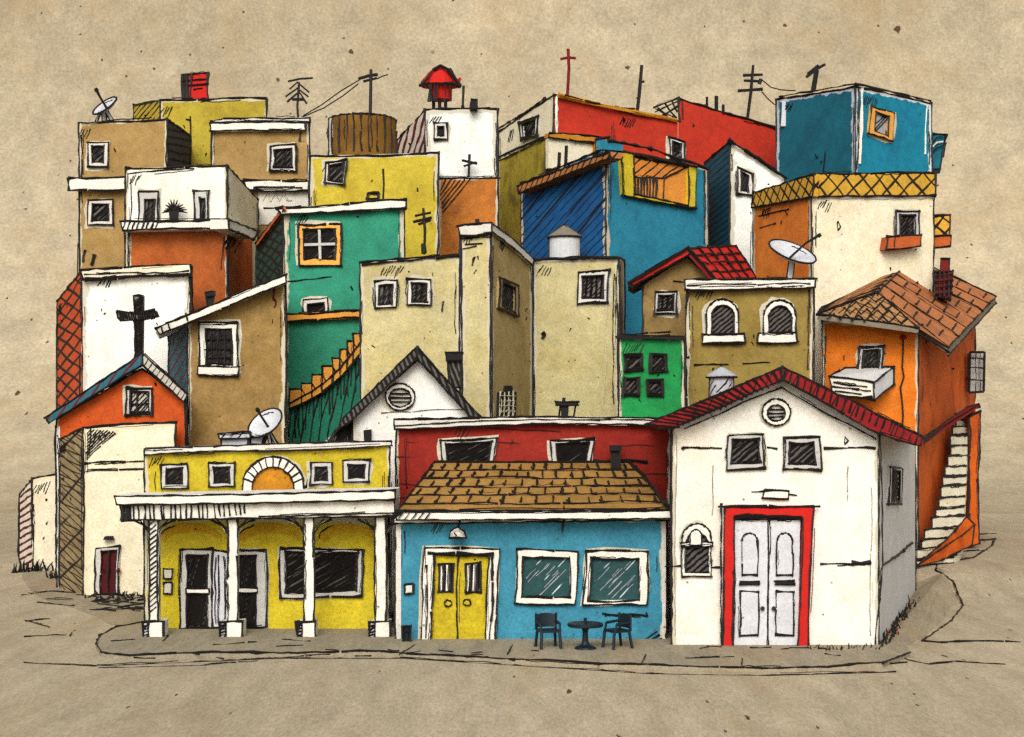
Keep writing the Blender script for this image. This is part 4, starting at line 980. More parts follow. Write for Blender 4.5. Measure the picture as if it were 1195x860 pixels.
m = MB(); q = [P(1067, 662, 12.2), P(1096, 637, 13.2), P(1114, 620, 13.9), P(1128, 603, 14.5), P(1137, 612, 14.7), P(1134, 636, 14.6), P(1100, 653, 13.4)]; m.loft(q, [p + Vector((.12, .25, 0)) for p in q], 'orange_shaded'); m.ink(q + [q[0]], 2.0); m.ink([q[0] + Vector((0, -.02, 0)), q[2].lerp(q[5], .35) + Vector((0, -.02, 0)), q[4] + Vector((0, -.02, 0))], 1.6)
h.part('stair_side', m)
m = MB(); q = [P(1131, 486, 19.6), P(1144, 480, 19.6), P(1141, 560, 19.6), P(1143, 634, 19.6), P(1129, 640, 19.6), P(1131, 560, 19.6)]; m.loft(q, [p + Vector((0, 1.2, 0)) for p in q], 'orange_shaded'); m.ink(q + [q[0]], 2.6); h.part('stair_wall', m)
m = MB(); q = [P(1077, 510, 13.6), P(1128, 475, 20), P(1142, 471, 20.6), P(1143, 475, 20.6), P(1128, 482, 20), P(1078, 518, 13.6)]; m.prism(q, (.06, .12, 0), 'dark_red'); u = Vector((0, -.04, 0)); m.ink([v + u for v in q + [q[0]]], 1.8)
for t in (.3, .65): m.ink([q[0].lerp(q[5], t) + u, q[1].lerp(q[4], t) + u], 1.5)
h.part('handrail', m)
h.done()
# =================================================================== LEFT FRONT
h = Gable('orange_gable_house', 'orange gabled house with a blue roof edge, carrying the big black cross', [(66, 660), (66, 489), (165, 430), (216, 467), (220, 660)], 11.5, 'orange_gable', 2.1, zb=-.05, inkw=2.2)
h.verge([(166, 412), (53, 487), (57, 494), (166, 425)], 11.1, 'slate_blue', 2.8)
h.verge([(166, 412), (219, 460), (214, 469), (166, 425)], 11.1, 'verge_light', 2.8)
m = MB()
m.plate(h.faces[0], [(66, 500), (70, 497), (70, 672), (66, 672)], .02, 'frame_white'); m.inkp(h.faces[0], [(66, 490), (66, 600), (66, 672)], 2.2, .03); h.part('corner_strip', m)
w = h.win(0, rect(147, 453, 177, 484, .8), (5, 4, 3, 3), pane='pane_light', frame='frame_gray', iw=2.6, bars=[[(160, 455), (160, 482)], [(152, 472), (175, 470)]])
h.m.inkp(h.faces[0], [(181, 446), (182, 450)], 2, .02); h.m.inkp(h.faces[0], [(218, 470), (219, 520)], 3, .02); h.done()
t = thing('roof_cross', 'big black stone cross on the peak of the orange gabled house', 'cross', P(161, 416, 12))
m = MB(); m.slab([(156, 345), (166, 345), (165, 415), (168, 424), (155, 424), (158, 410), (157, 376)], 11.7, .35, 'roof_gray', radial=False, inkw=2.4)
for q in range(26):
    y = 348 + q * 2.8; m.ink([P(157, y + 3, 11.66), P(165, y - 2, 11.66)], 2)
m.build('shaft', t)
m = MB(); m.slab([(136, 363), (158, 366), (180, 362), (183, 369), (166, 373), (141, 374), (137, 370)], 11.6, .45, 'roof_gray', radial=False, inkw=2.6)
for q in range(16): m.ink([P(139 + q * 2.6, 364, 11.56), P(141 + q * 2.6, 372, 11.56)], 2.2)
m.build('arms', t)
# cream house with red door
h = House('cream_house', 'cream house with a dark red door and a cross hatched left flank', [(70, 512, 11.3), (97, 499, 9.4), (205, 493, 9.4)], ['cream_shade_hatch', 'cream'], 1.6, zb=-.05, inkw=2.5)
h.m.inkp(h.faces[1], [(99, 541), (168, 538)], 1.9, .02); h.m.inkp(h.faces[1], [(101, 550), (168, 547)], 1.7, .02)
for q in range(9): h.m.inkp(h.faces[1], [(102, 506 + q * 3.6), (106 + q * 3.6, 501 + q * .5)], 1.4, .02)
h.m.inkp(h.faces[1], [(106, 502), (104, 530)], 1.6, .02); h.m.inkp(h.faces[1], [(112, 503), (108, 520)], 1.6, .02)
w = window(h.root, h.faces[1], [(112, 640), (140, 637), (138, 693), (111, 693)], inner=[(118, 644), (136, 642), (135, 693), (117, 693)], frame='frame_gray', pane='door_dark_red', name='door', scr=False)
m = MB(); m.inkp(h.faces[1], [(127, 645), (126, 690)], 2, .13); m.inkp(h.faces[1], [(120, 664), (121, 666)], 3.5, .13); m.inkp(h.faces[1], [(137, 665), (140, 667)], 5, .16, mat='red_ink'); m.build('handle', w)
m = MB(); m.plate(h.faces[1], [(120, 630), (122, 626), (130, 626), (132, 630)], .22, 'sump_black'); h.part('door_lamp', m); h.done()
h = House('cream_shed', 'low cream house at the far left with a red shade hatched flank', [(23, 577, 20), (38, 558, 17), (72, 553, 17)], ['cream_red_hatch', 'cream'], 3, zb=-.05, inkw=2.2)
h.done()
# =================================================================== WHITE GABLE behind the arcade
h = Gable('white_gable_house', 'white gabled house with a round vent and black chimney behind the red house', [(412, 530), (412, 484), (488, 420), (556, 484), (556, 530)], 7.6, 'white', 2.6, zb=-.05, inkw=2.0)
h.verge([(487, 404), (400, 488), (392, 503), (406, 494), (487, 418)], 7.2, 'verge_hatch', 3.2)
h.verge([(487, 404), (563, 488), (548, 486), (487, 418)], 7.2, 'verge_hatch', 3.2)
oo = circ(467, 463, 17, 15.5); ii = circ(467, 464, 13, 11)
h.win(0, oo, inner=ii, pane='pane_light', frame='frame_white', name='round_vent', iw=2.3, bars=[[(457, 459), (478, 459)], [(456, 464), (479, 464)], [(458, 469), (477, 469)]])
c = MB(); c.slab([(523, 420), (537, 420), (538, 452), (524, 452)], 7.5, .7, 'verge_hatch', inkw=2.4); c.slab([(520, 411), (540, 411), (539, 421), (521, 421)], 7.4, .9, 'sump_black', inkw=2.2); h.part('chimney', c)
m = MB(); m.plate(h.faces[0], [(424, 502), (433, 501), (433, 516), (425, 516)], .2, 'sump_black'); h.part('vent_pipe', m)
lt = MB(); lt.slab([(376, 530), (376, 518), (404, 492), (412, 488), (412, 530)], 8.0, .8, 'verge_light'); fq = front(8.0)
for q in range(13): lt.inkp(fq, [(378 + q * 2.7, 522), (390 + q * 1.7, 503 - q * 1.1)], 2.4, .03)
h.part('lean_to', lt)
h.m.inkp(h.faces[0], [(445, 482), (540, 478)], 1.1, .02, mat='roof_gray'); h.done()
# =================================================================== RED HOUSE behind the turquoise front
h = House('red_house', 'dark red house with two wide windows rising behind the tan tiled roof', [(462, 492, 3.5), (783, 490, 3.5)], ['red_house'], 3.2, zb=-.05, inkw=2.4)
m = MB(); m.plate(h.faces[0], [(460, 489), (610, 486), (784, 488), (783, 497), (620, 495), (461, 501)], .22, 'frame_white', inkw=2.3); m.inkp(h.faces[0], [(462, 497), (560, 491), (700, 490), (780, 492)], 1.3, .24); h.part('coping', m)
h.win(0, [(514, 514), (580, 511), (575, 541), (517, 541)], (6, 4, 6, 0.5), pane='pane_scribble', frame='frame_gray', iw=2.4)
h.win(0, [(642, 514), (694, 512), (689, 541), (645, 541)], (7, 4, 6, 0.5), pane='pane_scribble', frame='frame_gray', iw=2.4)
c = MB(); c.slab([(713, 524), (723, 524), (724, 548), (713, 549)], 2.6, .5, 'sump_black', inkw=2); c.slab([(711, 520), (726, 520), (726, 526), (711, 526)], 2.5, .7, 'sump_black'); h.part('chimney', c)
m = MB(); m.inkp(h.faces[0], [(692, 538), (730, 537), (754, 539)], 3, .05, mat='chair_black'); h.part('gutter', m); h.done()
t = thing('roof_table', 'small black table standing on the coping of the dark red house', 'table', P(662, 487, 4.2))
m = MB(); m.slab([(648, 468), (675, 469), (674, 473), (650, 473)], 4.1, .6, 'sump_black', inkw=2); m.build('tabletop', t)
for x0, x1 in ((654, 652), (672, 669)):
    m = MB(); m.tube([P(x0, 472, 4.3), P(x1, 489, 4.3)], 1.2 * kk(4), 'ink', 6); m.build('leg', t)
m = MB(); m.slab([(654, 473), (664, 472), (663, 485), (655, 487)], 4.15, .3, 'sump_black'); m.slab([(656, 464), (660, 464), (660, 469), (656, 469)], 4.2, .2, 'sump_black'); m.build('box', t)
# =================================================================== YELLOW ARCADE
h = House('yellow_arcade', 'yellow house with a white columned porch and an arched panel above it', [(169, 526, 1.2), (455, 517, 1.2)], ['yellow_upper'], 4.2, zb=-.02, inkw=2.4)
f0 = h.faces[0]
m = MB(); m.plate(f0, [(168, 524), (250, 521), (457, 515), (457, 520), (300, 526), (168, 531)], .12, 'frame_white', inkw=2.0); h.part('coping', m)
for q in ((188, 542, 219, 570), (244, 540, 273, 568), (362, 540, 388, 565), (400, 537, 431, 562)):
    h.win(0, rect(*q, 1.0), (6, 5, 6, 5), pane='pane_scribble', frame='frame_gray', iw=2.2)
oo = arch(283, 533, 355, 582, 12); ii = arch(294, 545, 343, 582, 12)
w = h.win(0, oo, inner=ii, pane='ochre', frame='trim_white', name='arch', iw=2.3, scr=False)
m = MB()
for a in range(1, 12):
    p0, p1 = oo[a + 1], ii[a + 1]
    if p0[1] < 578: m.inkp(f0, [p0, p1], 2.0, 3.4 * kk(1.2))
m.build('voussoir_joints', w)
# lower wall, a brighter yellow, a hand deep in front of the upper wall
m = MB(); A, Bq = P(174, 604, 1.14), P(452, 604, 1.14); m.wall(A, Bq, -.02, 'yellow_front'); lw = Plane(A, Bq)
for x0, x1 in ((186, 258), (278, 350), (372, 440)):
    cx = (x0 + x1) / 2; hw = (x1 - x0) / 2
    o_ = circ(cx, 628, hw, 17, 13, a0=180, a1=360); i_ = circ(cx + 3, 634 + rnd(2), hw - 3, 13, 13, a0=188, a1=352)
    m.plate(lw, o_ + i_[::-1], .012, 'ochre_light'); m.inkp(lw, o_[:5], 1.5, .02)
h.part('lower_wall', m)
# canopy
m = MB(); cy = -.35
F = [P(a, b, cy) for a, b in ((139, 585), (460, 577), (461, 602), (142, 607))]
m.loft(F, [v + Vector((0, 1.48, 0)) for v in F], 'trim_white', 'frame_white'); m.ink(F + [F[0]], 2.5)
F2 = [P(a, b, cy - .18) for a, b in ((134, 579), (461, 572), (461, 583), (136, 589))]
m.loft(F2, [v + Vector((0, 1.66, 0)) for v in F2], 'trim_white'); m.ink(F2 + [F2[0]], 2.3)
fp = front(cy)
for q in range(24):
    x = 143 + q * 6.2 + rnd(1.5); m.inkp(fp, [(x, 588), (x + 1 + rnd(1), 605 - max(0, q - 15) * .8)], 1.9, .03)
for q in range(7): m.inkp(fp, [(143 + q * 1.5, 588), (142 + q * 1.7, 606)], 2.2, .03)
m.inkp(fp, [(302, 603), (460, 598)], 1.5, .03); m.inkp(fp, [(256, 594), (257, 600)], 1.6, .03)
h.part('canopy', m)
# columns
for x0, x1, b0, b1, yb in ((174, 185, 166, 191, 746), (265, 277, 256, 283, 747), (355, 366, 346, 368, 744), (438, 450, 430, 455, 748)):
    m = MB(); m.slab([(x0, 602), (x1, 602), (x1, 728), (x0, 728)], -.2, .26, 'trim_white', radial=False)
    m.ink([P(x0, 604, -.22), P(x0, 726, -.22)], 2.4); m.ink([P(x1, 604, -.22), P(x1, 726, -.22)], 2.4)
    if x0 < 200:
        for q in range(18): m.ink([P(x0 + 1, 612 + q * 6, -.22), P(x1 - 3, 606 + q * 6, -.22)], 1.5)
    c = h.part('column', m)
    b = MB(); b.slab([(b0 + 2, 726), (b1, 725), (b1, yb), (b0 + 1, yb)], -.35, .55, 'trim_white', radial=False, inkw=2.5)
    mx = b0 + (b1 - b0) * .3
    b.slab([(b0, 726), (mx, 727), (mx, yb - 1), (b0 + 1, yb - 2)], -.36, .5, 'gray_hatch', radial=False, inkw=2.2)
    for q in range(5): b.ink([P(b0 + 1, 731 + q * 3.6, -.38), P(mx, 729 + q * 3.6, -.38)], 1.7)
    b.build('plinth', c)
    k = MB()
    for sg, xx in ((-1, x0), (1, x1)):
        k.tube([P(xx, 622, -.1), P(xx + sg * 6, 613, -.1), P(xx + sg * 20, 606, -.1)], 1.5 * kk(0), 'trim_white', 6); k.ink([P(xx, 622, -.16), P(xx + sg * 6, 613, -.16), P(xx + sg * 20, 606, -.16)], 2.4)
        k.ink([P(xx, 617, -.16), P(xx + sg * 12, 606, -.16)], 1.4)
    k.build('bracket', c)
# doors, window, meter boxes
w = window(h.root, lw, rect(210, 641, 249, 733, .8), inner=[(218, 648), (243, 648), (242, 732), (218, 732)], pane='pane_scribble', frame='frame_gray', name='door', iw=2.3)
m = MB(); m.plate(lw, [(217, 687), (244, 687), (244, 693), (217, 693)], .09, 'trim_white', inkw=1.8); m.build('crossbar', w)
m = MB(); m.plate(lw, [(249, 642), (266, 644), (266, 732), (248, 733)], .07, 'gray_light', inkw=2.0)
for x in (252, 255, 261): m.inkp(lw, [(x, 650), (x + rnd(1), 728)], 1.8, .09)
m.build('shutter', w)
w = window(h.root, lw, rect(272, 641, 310, 732, .8), inner=[(277, 648), (299, 648), (299, 731), (277, 731)], pane='pane_scribble', frame='frame_gray', name='door', iw=2.3)
m = MB(); m.plate(lw, [(276, 686), (300, 686), (300, 691), (276, 691)], .09, 'trim_white', inkw=1.8); m.build('crossbar', w)
w = window(h.root, lw, [(327, 640), (424, 642), (422, 695), (328, 698)], inner=[(333, 644), (418, 645), (416, 689), (333, 692)], pane='pane_scribble', frame='frame_gray', iw=2.4)
for y0, y1 in ((664, 675), (680, 693)):
    m = MB(); m.plate(lw, [(191, y0), (201, y0), (200, y1), (191, y1)], .07, 'frame_white', inkw=2.2); h.part('meter_box', m)
h.m.inkp(lw, [(180, 734), (250, 736)], 2, .03); h.done()
# roof clutter
t = thing('roof_unit', 'low grey box on the yellow arcade roof left of a satellite dish', 'roof unit', P(277, 522, 3))
m = MB(); m.slab([(258, 510), (290, 508), (290, 523), (258, 524)], 2.7, .8, 'gray', radial=False, inkw=2.6); m.build('housing', t)
m = MB(); m.slab([(255, 506), (292, 504), (292, 511), (256, 512)], 2.6, 1.0, 'gray_hatch', radial=False, inkw=2.2); m.build('lid', t)
m = MB(); m.slab([(293, 510), (311, 506), (305, 522), (292, 523)], 2.8, .5, 'gray', radial=False, inkw=2.2); m.build('side_box', t)
dish('white satellite dish on the roof of the yellow arcade', (309, 493), 22.5, .62, 32, 2.9, (301, 479), (312, 520), [(311, 506, 305, 522, 3), (313, 504, 316, 521, 4), (315, 504, 324, 520, 3)])

# =================================================================== TURQUOISE HOUSE
h = House('turquoise_house', 'turquoise shop house with a yellow double door and tan tiled lean to roof', [(462, 603, -.7), (777, 603, -.7)], ['turquoise'], 4.0, zb=-.02, roof='roof_gray', inkw=2.4)
f0 = h.faces[0]
m = MB(); m.plate(f0, [(459, 600), (783, 598), (781, 607), (460, 611)], .18, 'trim_white', inkw=2.0); m.plate(f0, [(462, 606), (468, 606), (468, 750), (462, 750)], .015, 'frame_white'); m.plate(f0, [(772, 606), (777, 606), (777, 752), (773, 752)], .015, 'frame_white')
h.part('fascia', m)
# tiled lean-to
e0, e1, t1, t0 = P(464, 597, -1.25), P(785, 596, -1.25), P(734, 540, 3.35), P(507, 540, 3.35)
e0m, e1m = P(464, 597, -1.25), P(785, 596, -1.25)
m = MB(); q = [e0, e1, t1, t0]; m.loft(q, [v + Vector((0, .05, -.2)) for v in q], 'tile_tan', 'band_orange')
n_ = Vector((0, -.03, .03))
m.ink([v + n_ for v in q + [q[0]]], 2.4)
def rl(u, v): return e0.lerp(e1, u).lerp(t0.lerp(t1, u), v) + n_
rows = [0, .13, .30, .47, .64, .82, 1]
for r_ in rows[1:-1]: m.ink([rl(.004, r_), rl(.25, r_ + rnd(.012)), rl(.5, r_ + rnd(.012)), rl(.75, r_ + rnd(.012)), rl(.996, r_)], 1.8, 1.2)
for j in range(1, 6):
    nt = 15
    for i in range(nt):
        u = (i + .5 + .4 * (j % 2) + rnd(.13)) / (nt + .5)
        if u < .98:
            v0 = rows[j] + .03; v1 = rows[j] + (rows[j + 1] - rows[j]) * random.uniform(.55, .85); m.ink([rl(u, v0), rl(u + .004, v1)], 2.3)
            if random.random() < .4: m.ink([rl(u, v0 + .01), rl(u - .008, v0 + .03)], 2.0)
h.part('tiled_roof', m)
m = MB(); F = [P(a, b, -1.3) for a, b in ((463, 597), (787, 596), (787, 605), (463, 607))]; m.prism(F, (0, .12, 0), 'trim_white'); m.ink(F + [F[0]], 2.2)
m.tube([P(457, 607, -1.3), P(470, 597, -1.3)], 1.4 * kk(0), 'ink', 6); m.ink([P(455, 604, -1.35), P(473, 595, -1.35)], 2.4); m.ink([P(787, 601, -1.35), P(776, 588, -1.2), P(752, 556, 2.2), P(737, 541, 3.3)], 4.2); m.ink([P(783, 598, -1.3), P(764, 573, .6), P(740, 545, 3.2)], 2)
for q in range(5): m.ink([P(464 + q * 8, 606, -1.35), P(470 + q * 8, 598, -1.35)], 1.7)
h.part('gutter', m)
# double door
fr = [(495, 639), (583, 641), (578, 750), (491, 750)]
O = fr; I = [(506, 646), (571, 648), (567, 750), (502, 750)]
w = window(h.root, f0, O, inner=I, pane='door_yellow', frame='trim_white', name='double_door', iw=2.3, th=.11, scr=False)
m = MB(); m.inkp(f0, [(535, 650), (534, 748)], 2.4, .03); m.inkp(f0, [(500, 645), (575, 646)], 3.2, .13); m.inkp(f0, [(574, 645), (575, 700), (571, 748)], 2.6, .13); m.inkp(f0, [(498, 660), (497, 745)], 1.8, .13); m.build('joint', w)
for q in ([(512, 659), (529, 658), (528, 690), (512, 691)], [(543, 658), (561, 656), (561, 691), (543, 691)]):
    m = MB(); m.plate(f0, q, .035, 'pane_upright', inkw=2.6)
    for s_ in range(4): m.inkp(f0, [(q[0][0] + 3 + s_ * 3.4, 661), (q[0][0] + 3 + s_ * 3.4 + rnd(1), 688)], 2.4 if s_ % 2 else 1.6, .045, mat='ink' if s_ % 2 else 'trim_white')
    m.build('door_window', w)
for x, y in ((523, 704), (545, 703)):
    m = MB(); c = circ(x, y, 4.2, 3.6, 12); m.plate(f0, c, .05, 'door_yellow', inkw=2.0); m.build('handle', w)
for O, I in (([(603, 641), (675, 644), (671, 705), (601, 704)], [(610, 650), (665, 651), (665, 697), (608, 697)]), ([(684, 643), (756, 644), (755, 706), (680, 706)], [(690, 651), (746, 652), (746, 700), (687, 701)])):
    w = window(h.root, f0, O, inner=I, pane='pane_teal', frame='trim_white', iw=2.4, th=.09, scr=False)
    m = MB(); (x0, y0), (x1, _), (_, y1), _ = I
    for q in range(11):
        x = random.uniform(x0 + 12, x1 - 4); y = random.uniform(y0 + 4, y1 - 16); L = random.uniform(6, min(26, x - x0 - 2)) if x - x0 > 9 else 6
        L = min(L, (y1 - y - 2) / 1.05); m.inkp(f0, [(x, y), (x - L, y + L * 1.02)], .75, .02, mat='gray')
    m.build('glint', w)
m = MB(); m.plate(f0, [(472, 682), (482, 681), (482, 692), (472, 693)], .07, 'frame_white', inkw=2.4); h.part('meter_box', m)
m = MB(); k = kk(-1); C = P(534, 626, -1.05)
lathe(m, C, [(9.5 * k, -2 * k), (8.5 * k, 4 * k), (5 * k, 9.5 * k), (1 * k, 11 * k)], 'frame_white', 16); m.ink([P(524, 628, -1.3), P(526, 620, -1.3), P(534, 614.5, -1.3), P(542, 620, -1.3), P(544, 628, -1.3), P(524, 628, -1.3)], 2.1)
m.tube([P(535, 615, -1.05), P(537, 605, -.9), P(541, 606, -.75)], 1.3 * k, 'ink', 6); m.ink([P(530, 606, -.95), P(541, 605, -.95)], 3); m.ink([P(530, 622, -1.3), P(533, 625, -1.3)], 1.6)
h.part('wall_lamp', m)
m = MB(); m.tube([P(658, 590, -1.35), P(659, 608, -.95)], .9 * k, 'dark_red', 5); m.tube([P(658, 606, -.95), P(657, 613, -.95), P(656, 622, -.95)], [1 * k, 1.9 * k, .8 * k], 'ink', 6); h.part('hanging_wire', m)
h.m.inkp(f0, [(704, 716), (720, 718), (756, 719), (754, 715)], 2.2, .02); h.m.inkp(f0, [(706, 718), (712, 718)], 2.4, .02)
for q in range(3): h.m.inkp(f0, [(748 + q * 6, 749), (766 + q * 3, 737 + q * 4)], 1.3, .03)
h.done()
# bin beside the door
t = thing('waste_bin', 'small dark bin on the pavement left of the yellow double door', 'bin', G(475, 749, .09))
m = MB(); b = G(475, 748, .09); lathe(m, b, [(3.6 * k, 0), (5 * k, 16 * k), (5.6 * k, 16.5 * k), (5.4 * k, 18 * k)], 'chair_black', 14)
m.ink([b + Vector((-4 * k, -.1, 0)), b + Vector((-5.4 * k, -.13, 18 * k)), b + Vector((5.4 * k, -.13, 18 * k)), b + Vector((4 * k, -.1, 0))], 2.2); m.build('body', t)
m = MB(); m.ink([b + Vector((-2 * k, -.14, 12 * k)), b + Vector((2 * k, -.14, 12 * k))], 3); m.build('slot', t)

# bistro set
def chair_parts(t):
    L = t.location
    def part(name, fn):
        m = MB(); fn(m); return m.build(name, t)
    def V(x, y, z): return Vector((x, y, z)) + L
    sh, w, dp, bh = .40, .23, .22, .78
    def sq(m, a, b, r): m.tube([V(*a), V(*b)], r, 'chair_black', 6)
    part('seat', lambda m: m.box(L.x - w, L.y - dp, L.z + sh - .025, L.x + w, L.y + dp, L.z + sh + .03, 'chair_black'))
    def bk(m):
        n = 8; z0, z1 = .46, bh
        F = [V(a * w * 1.08, dp * (1 - .2 * a * a), z0) for a in [-1 + 2 * i / n for i in range(n + 1)]]
        T = [p + Vector((0, .02, z1 - z0 - .05 * abs(-1 + 2 * i / n) ** 3)) for i, p in enumerate(F)]
        for i in range(n): m.poly([F[i], F[i + 1], T[i + 1], T[i]], 'chair_black'); m.poly([p + Vector((0, .035, 0)) for p in (T[i], T[i + 1], F[i + 1], F[i])], 'chair_black'); m.poly([T[i], T[i + 1], T[i + 1] + Vector((0, .035, 0)), T[i] + Vector((0, .035, 0))], 'chair_black')
    part('backrest', bk)
    for sx in (-1, 1):
        part('back_post', lambda m: sq(m, (sx * w, dp, sh), (sx * w * 1.04, dp * .96, bh), .034))
        part('armrest', lambda m: (sq(m, (sx * w, dp * .9, .6), (sx * w, -dp * .7, .57), .034), sq(m, (sx * w, -dp * .7, .57), (sx * w, -dp * .8, sh), .028)))
        part('leg', lambda m: sq(m, (sx * w * .92, -dp * .9, sh), (sx * w * 1.02, -dp * 1.1, 0), .036))
        part('leg', lambda m: sq(m, (sx * w * .92, dp * .9, sh), (sx * w * 1.05, dp * 1.2, 0), .036))
def base(px, py): v = G(px, py, .09); return v
c1 = thing('bistro_chair', 'black cafe chair facing the street, left of the little round table', 'chair', base(640, 756), 'bistro chairs on the pavement')
chair_parts(c1)
c2 = c1.copy(); col.objects.link(c2); c2.location = base(720, 756); c2.rotation_euler = (0, 0, R(-62)); c2['label'] = 'black cafe chair turned sideways, right of the little round table'
for ch in list(c1.children):
    d = ch.copy(); col.objects.link(d); d.parent = c2
c1.rotation_euler = (0, 0, R(14))
t = thing('bistro_table', 'little round black pedestal table between two cafe chairs', 'table', base(683, 757))
L = t.location; kq = kk(L.y)
m = MB(); lathe(m, L, [(20 * kq, 26 * kq), (21 * kq, 27 * kq), (21 * kq, 29 * kq), (20 * kq, 30 * kq)], 'chair_black', 24); m.build('tabletop', t)
m = MB(); lathe(m, L, [(5.5 * kq, 4 * kq), (3.6 * kq, 9 * kq), (3.2 * kq, 20 * kq), (5.5 * kq, 26 * kq)], 'chair_black', 12); m.build('pedestal', t)
m = MB(); lathe(m, L, [(13 * kq, 0), (12 * kq, 2 * kq), (5.5 * kq, 5 * kq)], 'chair_black', 14); m.build('foot', t)
m = MB(); lathe(m, L, [(2 * kq, 30 * kq), (2 * kq, 36 * kq)], 'chair_black', 8); o = m.build('cup'); o['label'] = 'tiny dark cup standing on the little round table'; o['category'] = 'cup'

# =================================================================== BIG WHITE GABLE (right front)
Y = -1.7; Yb = 8.9
pts = [(784, 757), (784, 497), (911, 440), (1026, 502), (1026, 757)]
bF = [P(784, 497, Y), P(911, 440, Y), P(1026, 502, Y)]
bkR = P(1068, 514, Yb)
def bkz(px, z): v = P(px, 500, Yb); v.z = z; return v
F3 = [P(a, b, Y) for a, b in pts]
K = [bkz(784, 0), bkz(784, F3[1].z), bkz(925, F3[2].z), bkz(1068, F3[3].z), bkz(1068, 0)]
K[0].z = K[4].z = -.05; K[3].z -= .4
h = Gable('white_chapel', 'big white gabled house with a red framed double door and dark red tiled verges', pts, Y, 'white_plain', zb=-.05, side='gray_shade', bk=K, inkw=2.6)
f0 = h.faces[0]; fs = Plane(F3[3], K[3])
zr = lambda v, dz: Vector((v.x, v.y, v.z + dz))
# roof slabs with tiled front verge
yv = Y - .55
Lf = [P(a, b, yv) for a, b in ((913, 428), (752, 496), (770, 500), (785, 500), (913, 443))]
Lk = [bkz(925, Lf[0].z), bkz(762, Lf[1].z), bkz(772, Lf[2].z), bkz(784, Lf[3].z), bkz(925, Lf[4].z)]
m = MB(); m.loft(Lf, Lk, 'red_roof_band', 'dark_red'); m.ink([Lf[0], Lf[1], Lf[2], Lf[3], Lf[4], Lf[0]], 2.4)
for q in range(21):
    t_ = (q + .5) / 21; a = Lf[0].lerp(Lf[1], t_); b = Lf[4].lerp(Lf[3], t_); m.ink([a + Vector((0, -.02, 0)), a.lerp(b, .95) + Vector((.09, -.02, 0))], 2.1)
h.part('roof_slope', m)
Rf_ = [P(a, b, yv) for a, b in ((913, 428), (913, 443), (1022, 504), (1074, 520), (1076, 509))]
Rk = [bkz(925, Rf_[0].z), bkz(925, Rf_[1].z), bkz(1050, Rf_[2].z), bkz(1066, Rf_[3].z), bkz(1068, Rf_[4].z - .1)]
m = MB(); m.loft(Rf_, Rk, 'red_roof_band', 'dark_red'); m.ink([Rf_[0], Rf_[1], Rf_[2], Rf_[3], Rf_[4], Rf_[0]], 2.4)
for q in range(21):
    t_ = (q + .5) / 21; a = Rf_[0].lerp(Rf_[4], t_); b = Rf_[1].lerp(Rf_[3], t_); m.ink([a + Vector((0, -.02, 0)), a.lerp(b, .95) + Vector((-.05, -.02, 0))], 2.1)
h.part('roof_slope', m)
m = MB()  # gray strips that paint the shade under the roof verge
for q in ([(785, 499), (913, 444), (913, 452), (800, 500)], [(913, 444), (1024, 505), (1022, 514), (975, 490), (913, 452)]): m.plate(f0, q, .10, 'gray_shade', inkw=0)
m.inkp(f0, [(800, 500), (850, 478), (913, 452), (975, 488), (1022, 513)], 1.5, .12); h.part('verge_shade', m)
oo = circ(906, 481, 16.5, 15.5); ii = circ(906, 482, 10.5, 9.5)
h.win(0, oo, inner=ii, pane='frame_gray', frame='trim_white', name='round_vent', iw=2.3, scr=False, bars=[[(898, 478), (914, 478)], [(896, 482), (916, 482)], [(898, 487), (914, 486)]])
h.win(0, [(850, 508), (890, 507), (892, 546), (848, 549)], (5, 5, 5, 8), pane='pane', frame='frame_gray', iw=2.5)
h.win(0, [(915, 511), (956, 510), (959, 549), (914, 548)], (7, 6, 7, 7), pane='pane', frame='frame_gray', iw=2.5)
m = MB(); m.plate(f0, [(892, 572), (921, 573), (920, 582), (890, 581)], .06, 'trim_white', inkw=2.2); m.inkp(f0, [(878, 574), (892, 573)], 1.7, .03); m.inkp(f0, [(920, 577), (930, 578)], 1.7, .03); h.part('plaque', m)
# small arched window
h.win(0, arch(796, 611, 830, 673, 10), inner=[(800, 636), (826, 634), (825, 667), (800, 668)] and arch(800, 622, 827, 668, 10), pane='pane', frame='trim_white', iw=2.3, scr=False)
m = MB(); ac = arch(805, 618, 819, 636, 8); m.plate(f0, ac, .16, 'trim_white', inkw=2.0); m.plate(f0, [(795, 634), (831, 633), (831, 637), (795, 638)], .13, 'trim_white', inkw=1.8); h.part('window_hood', m)
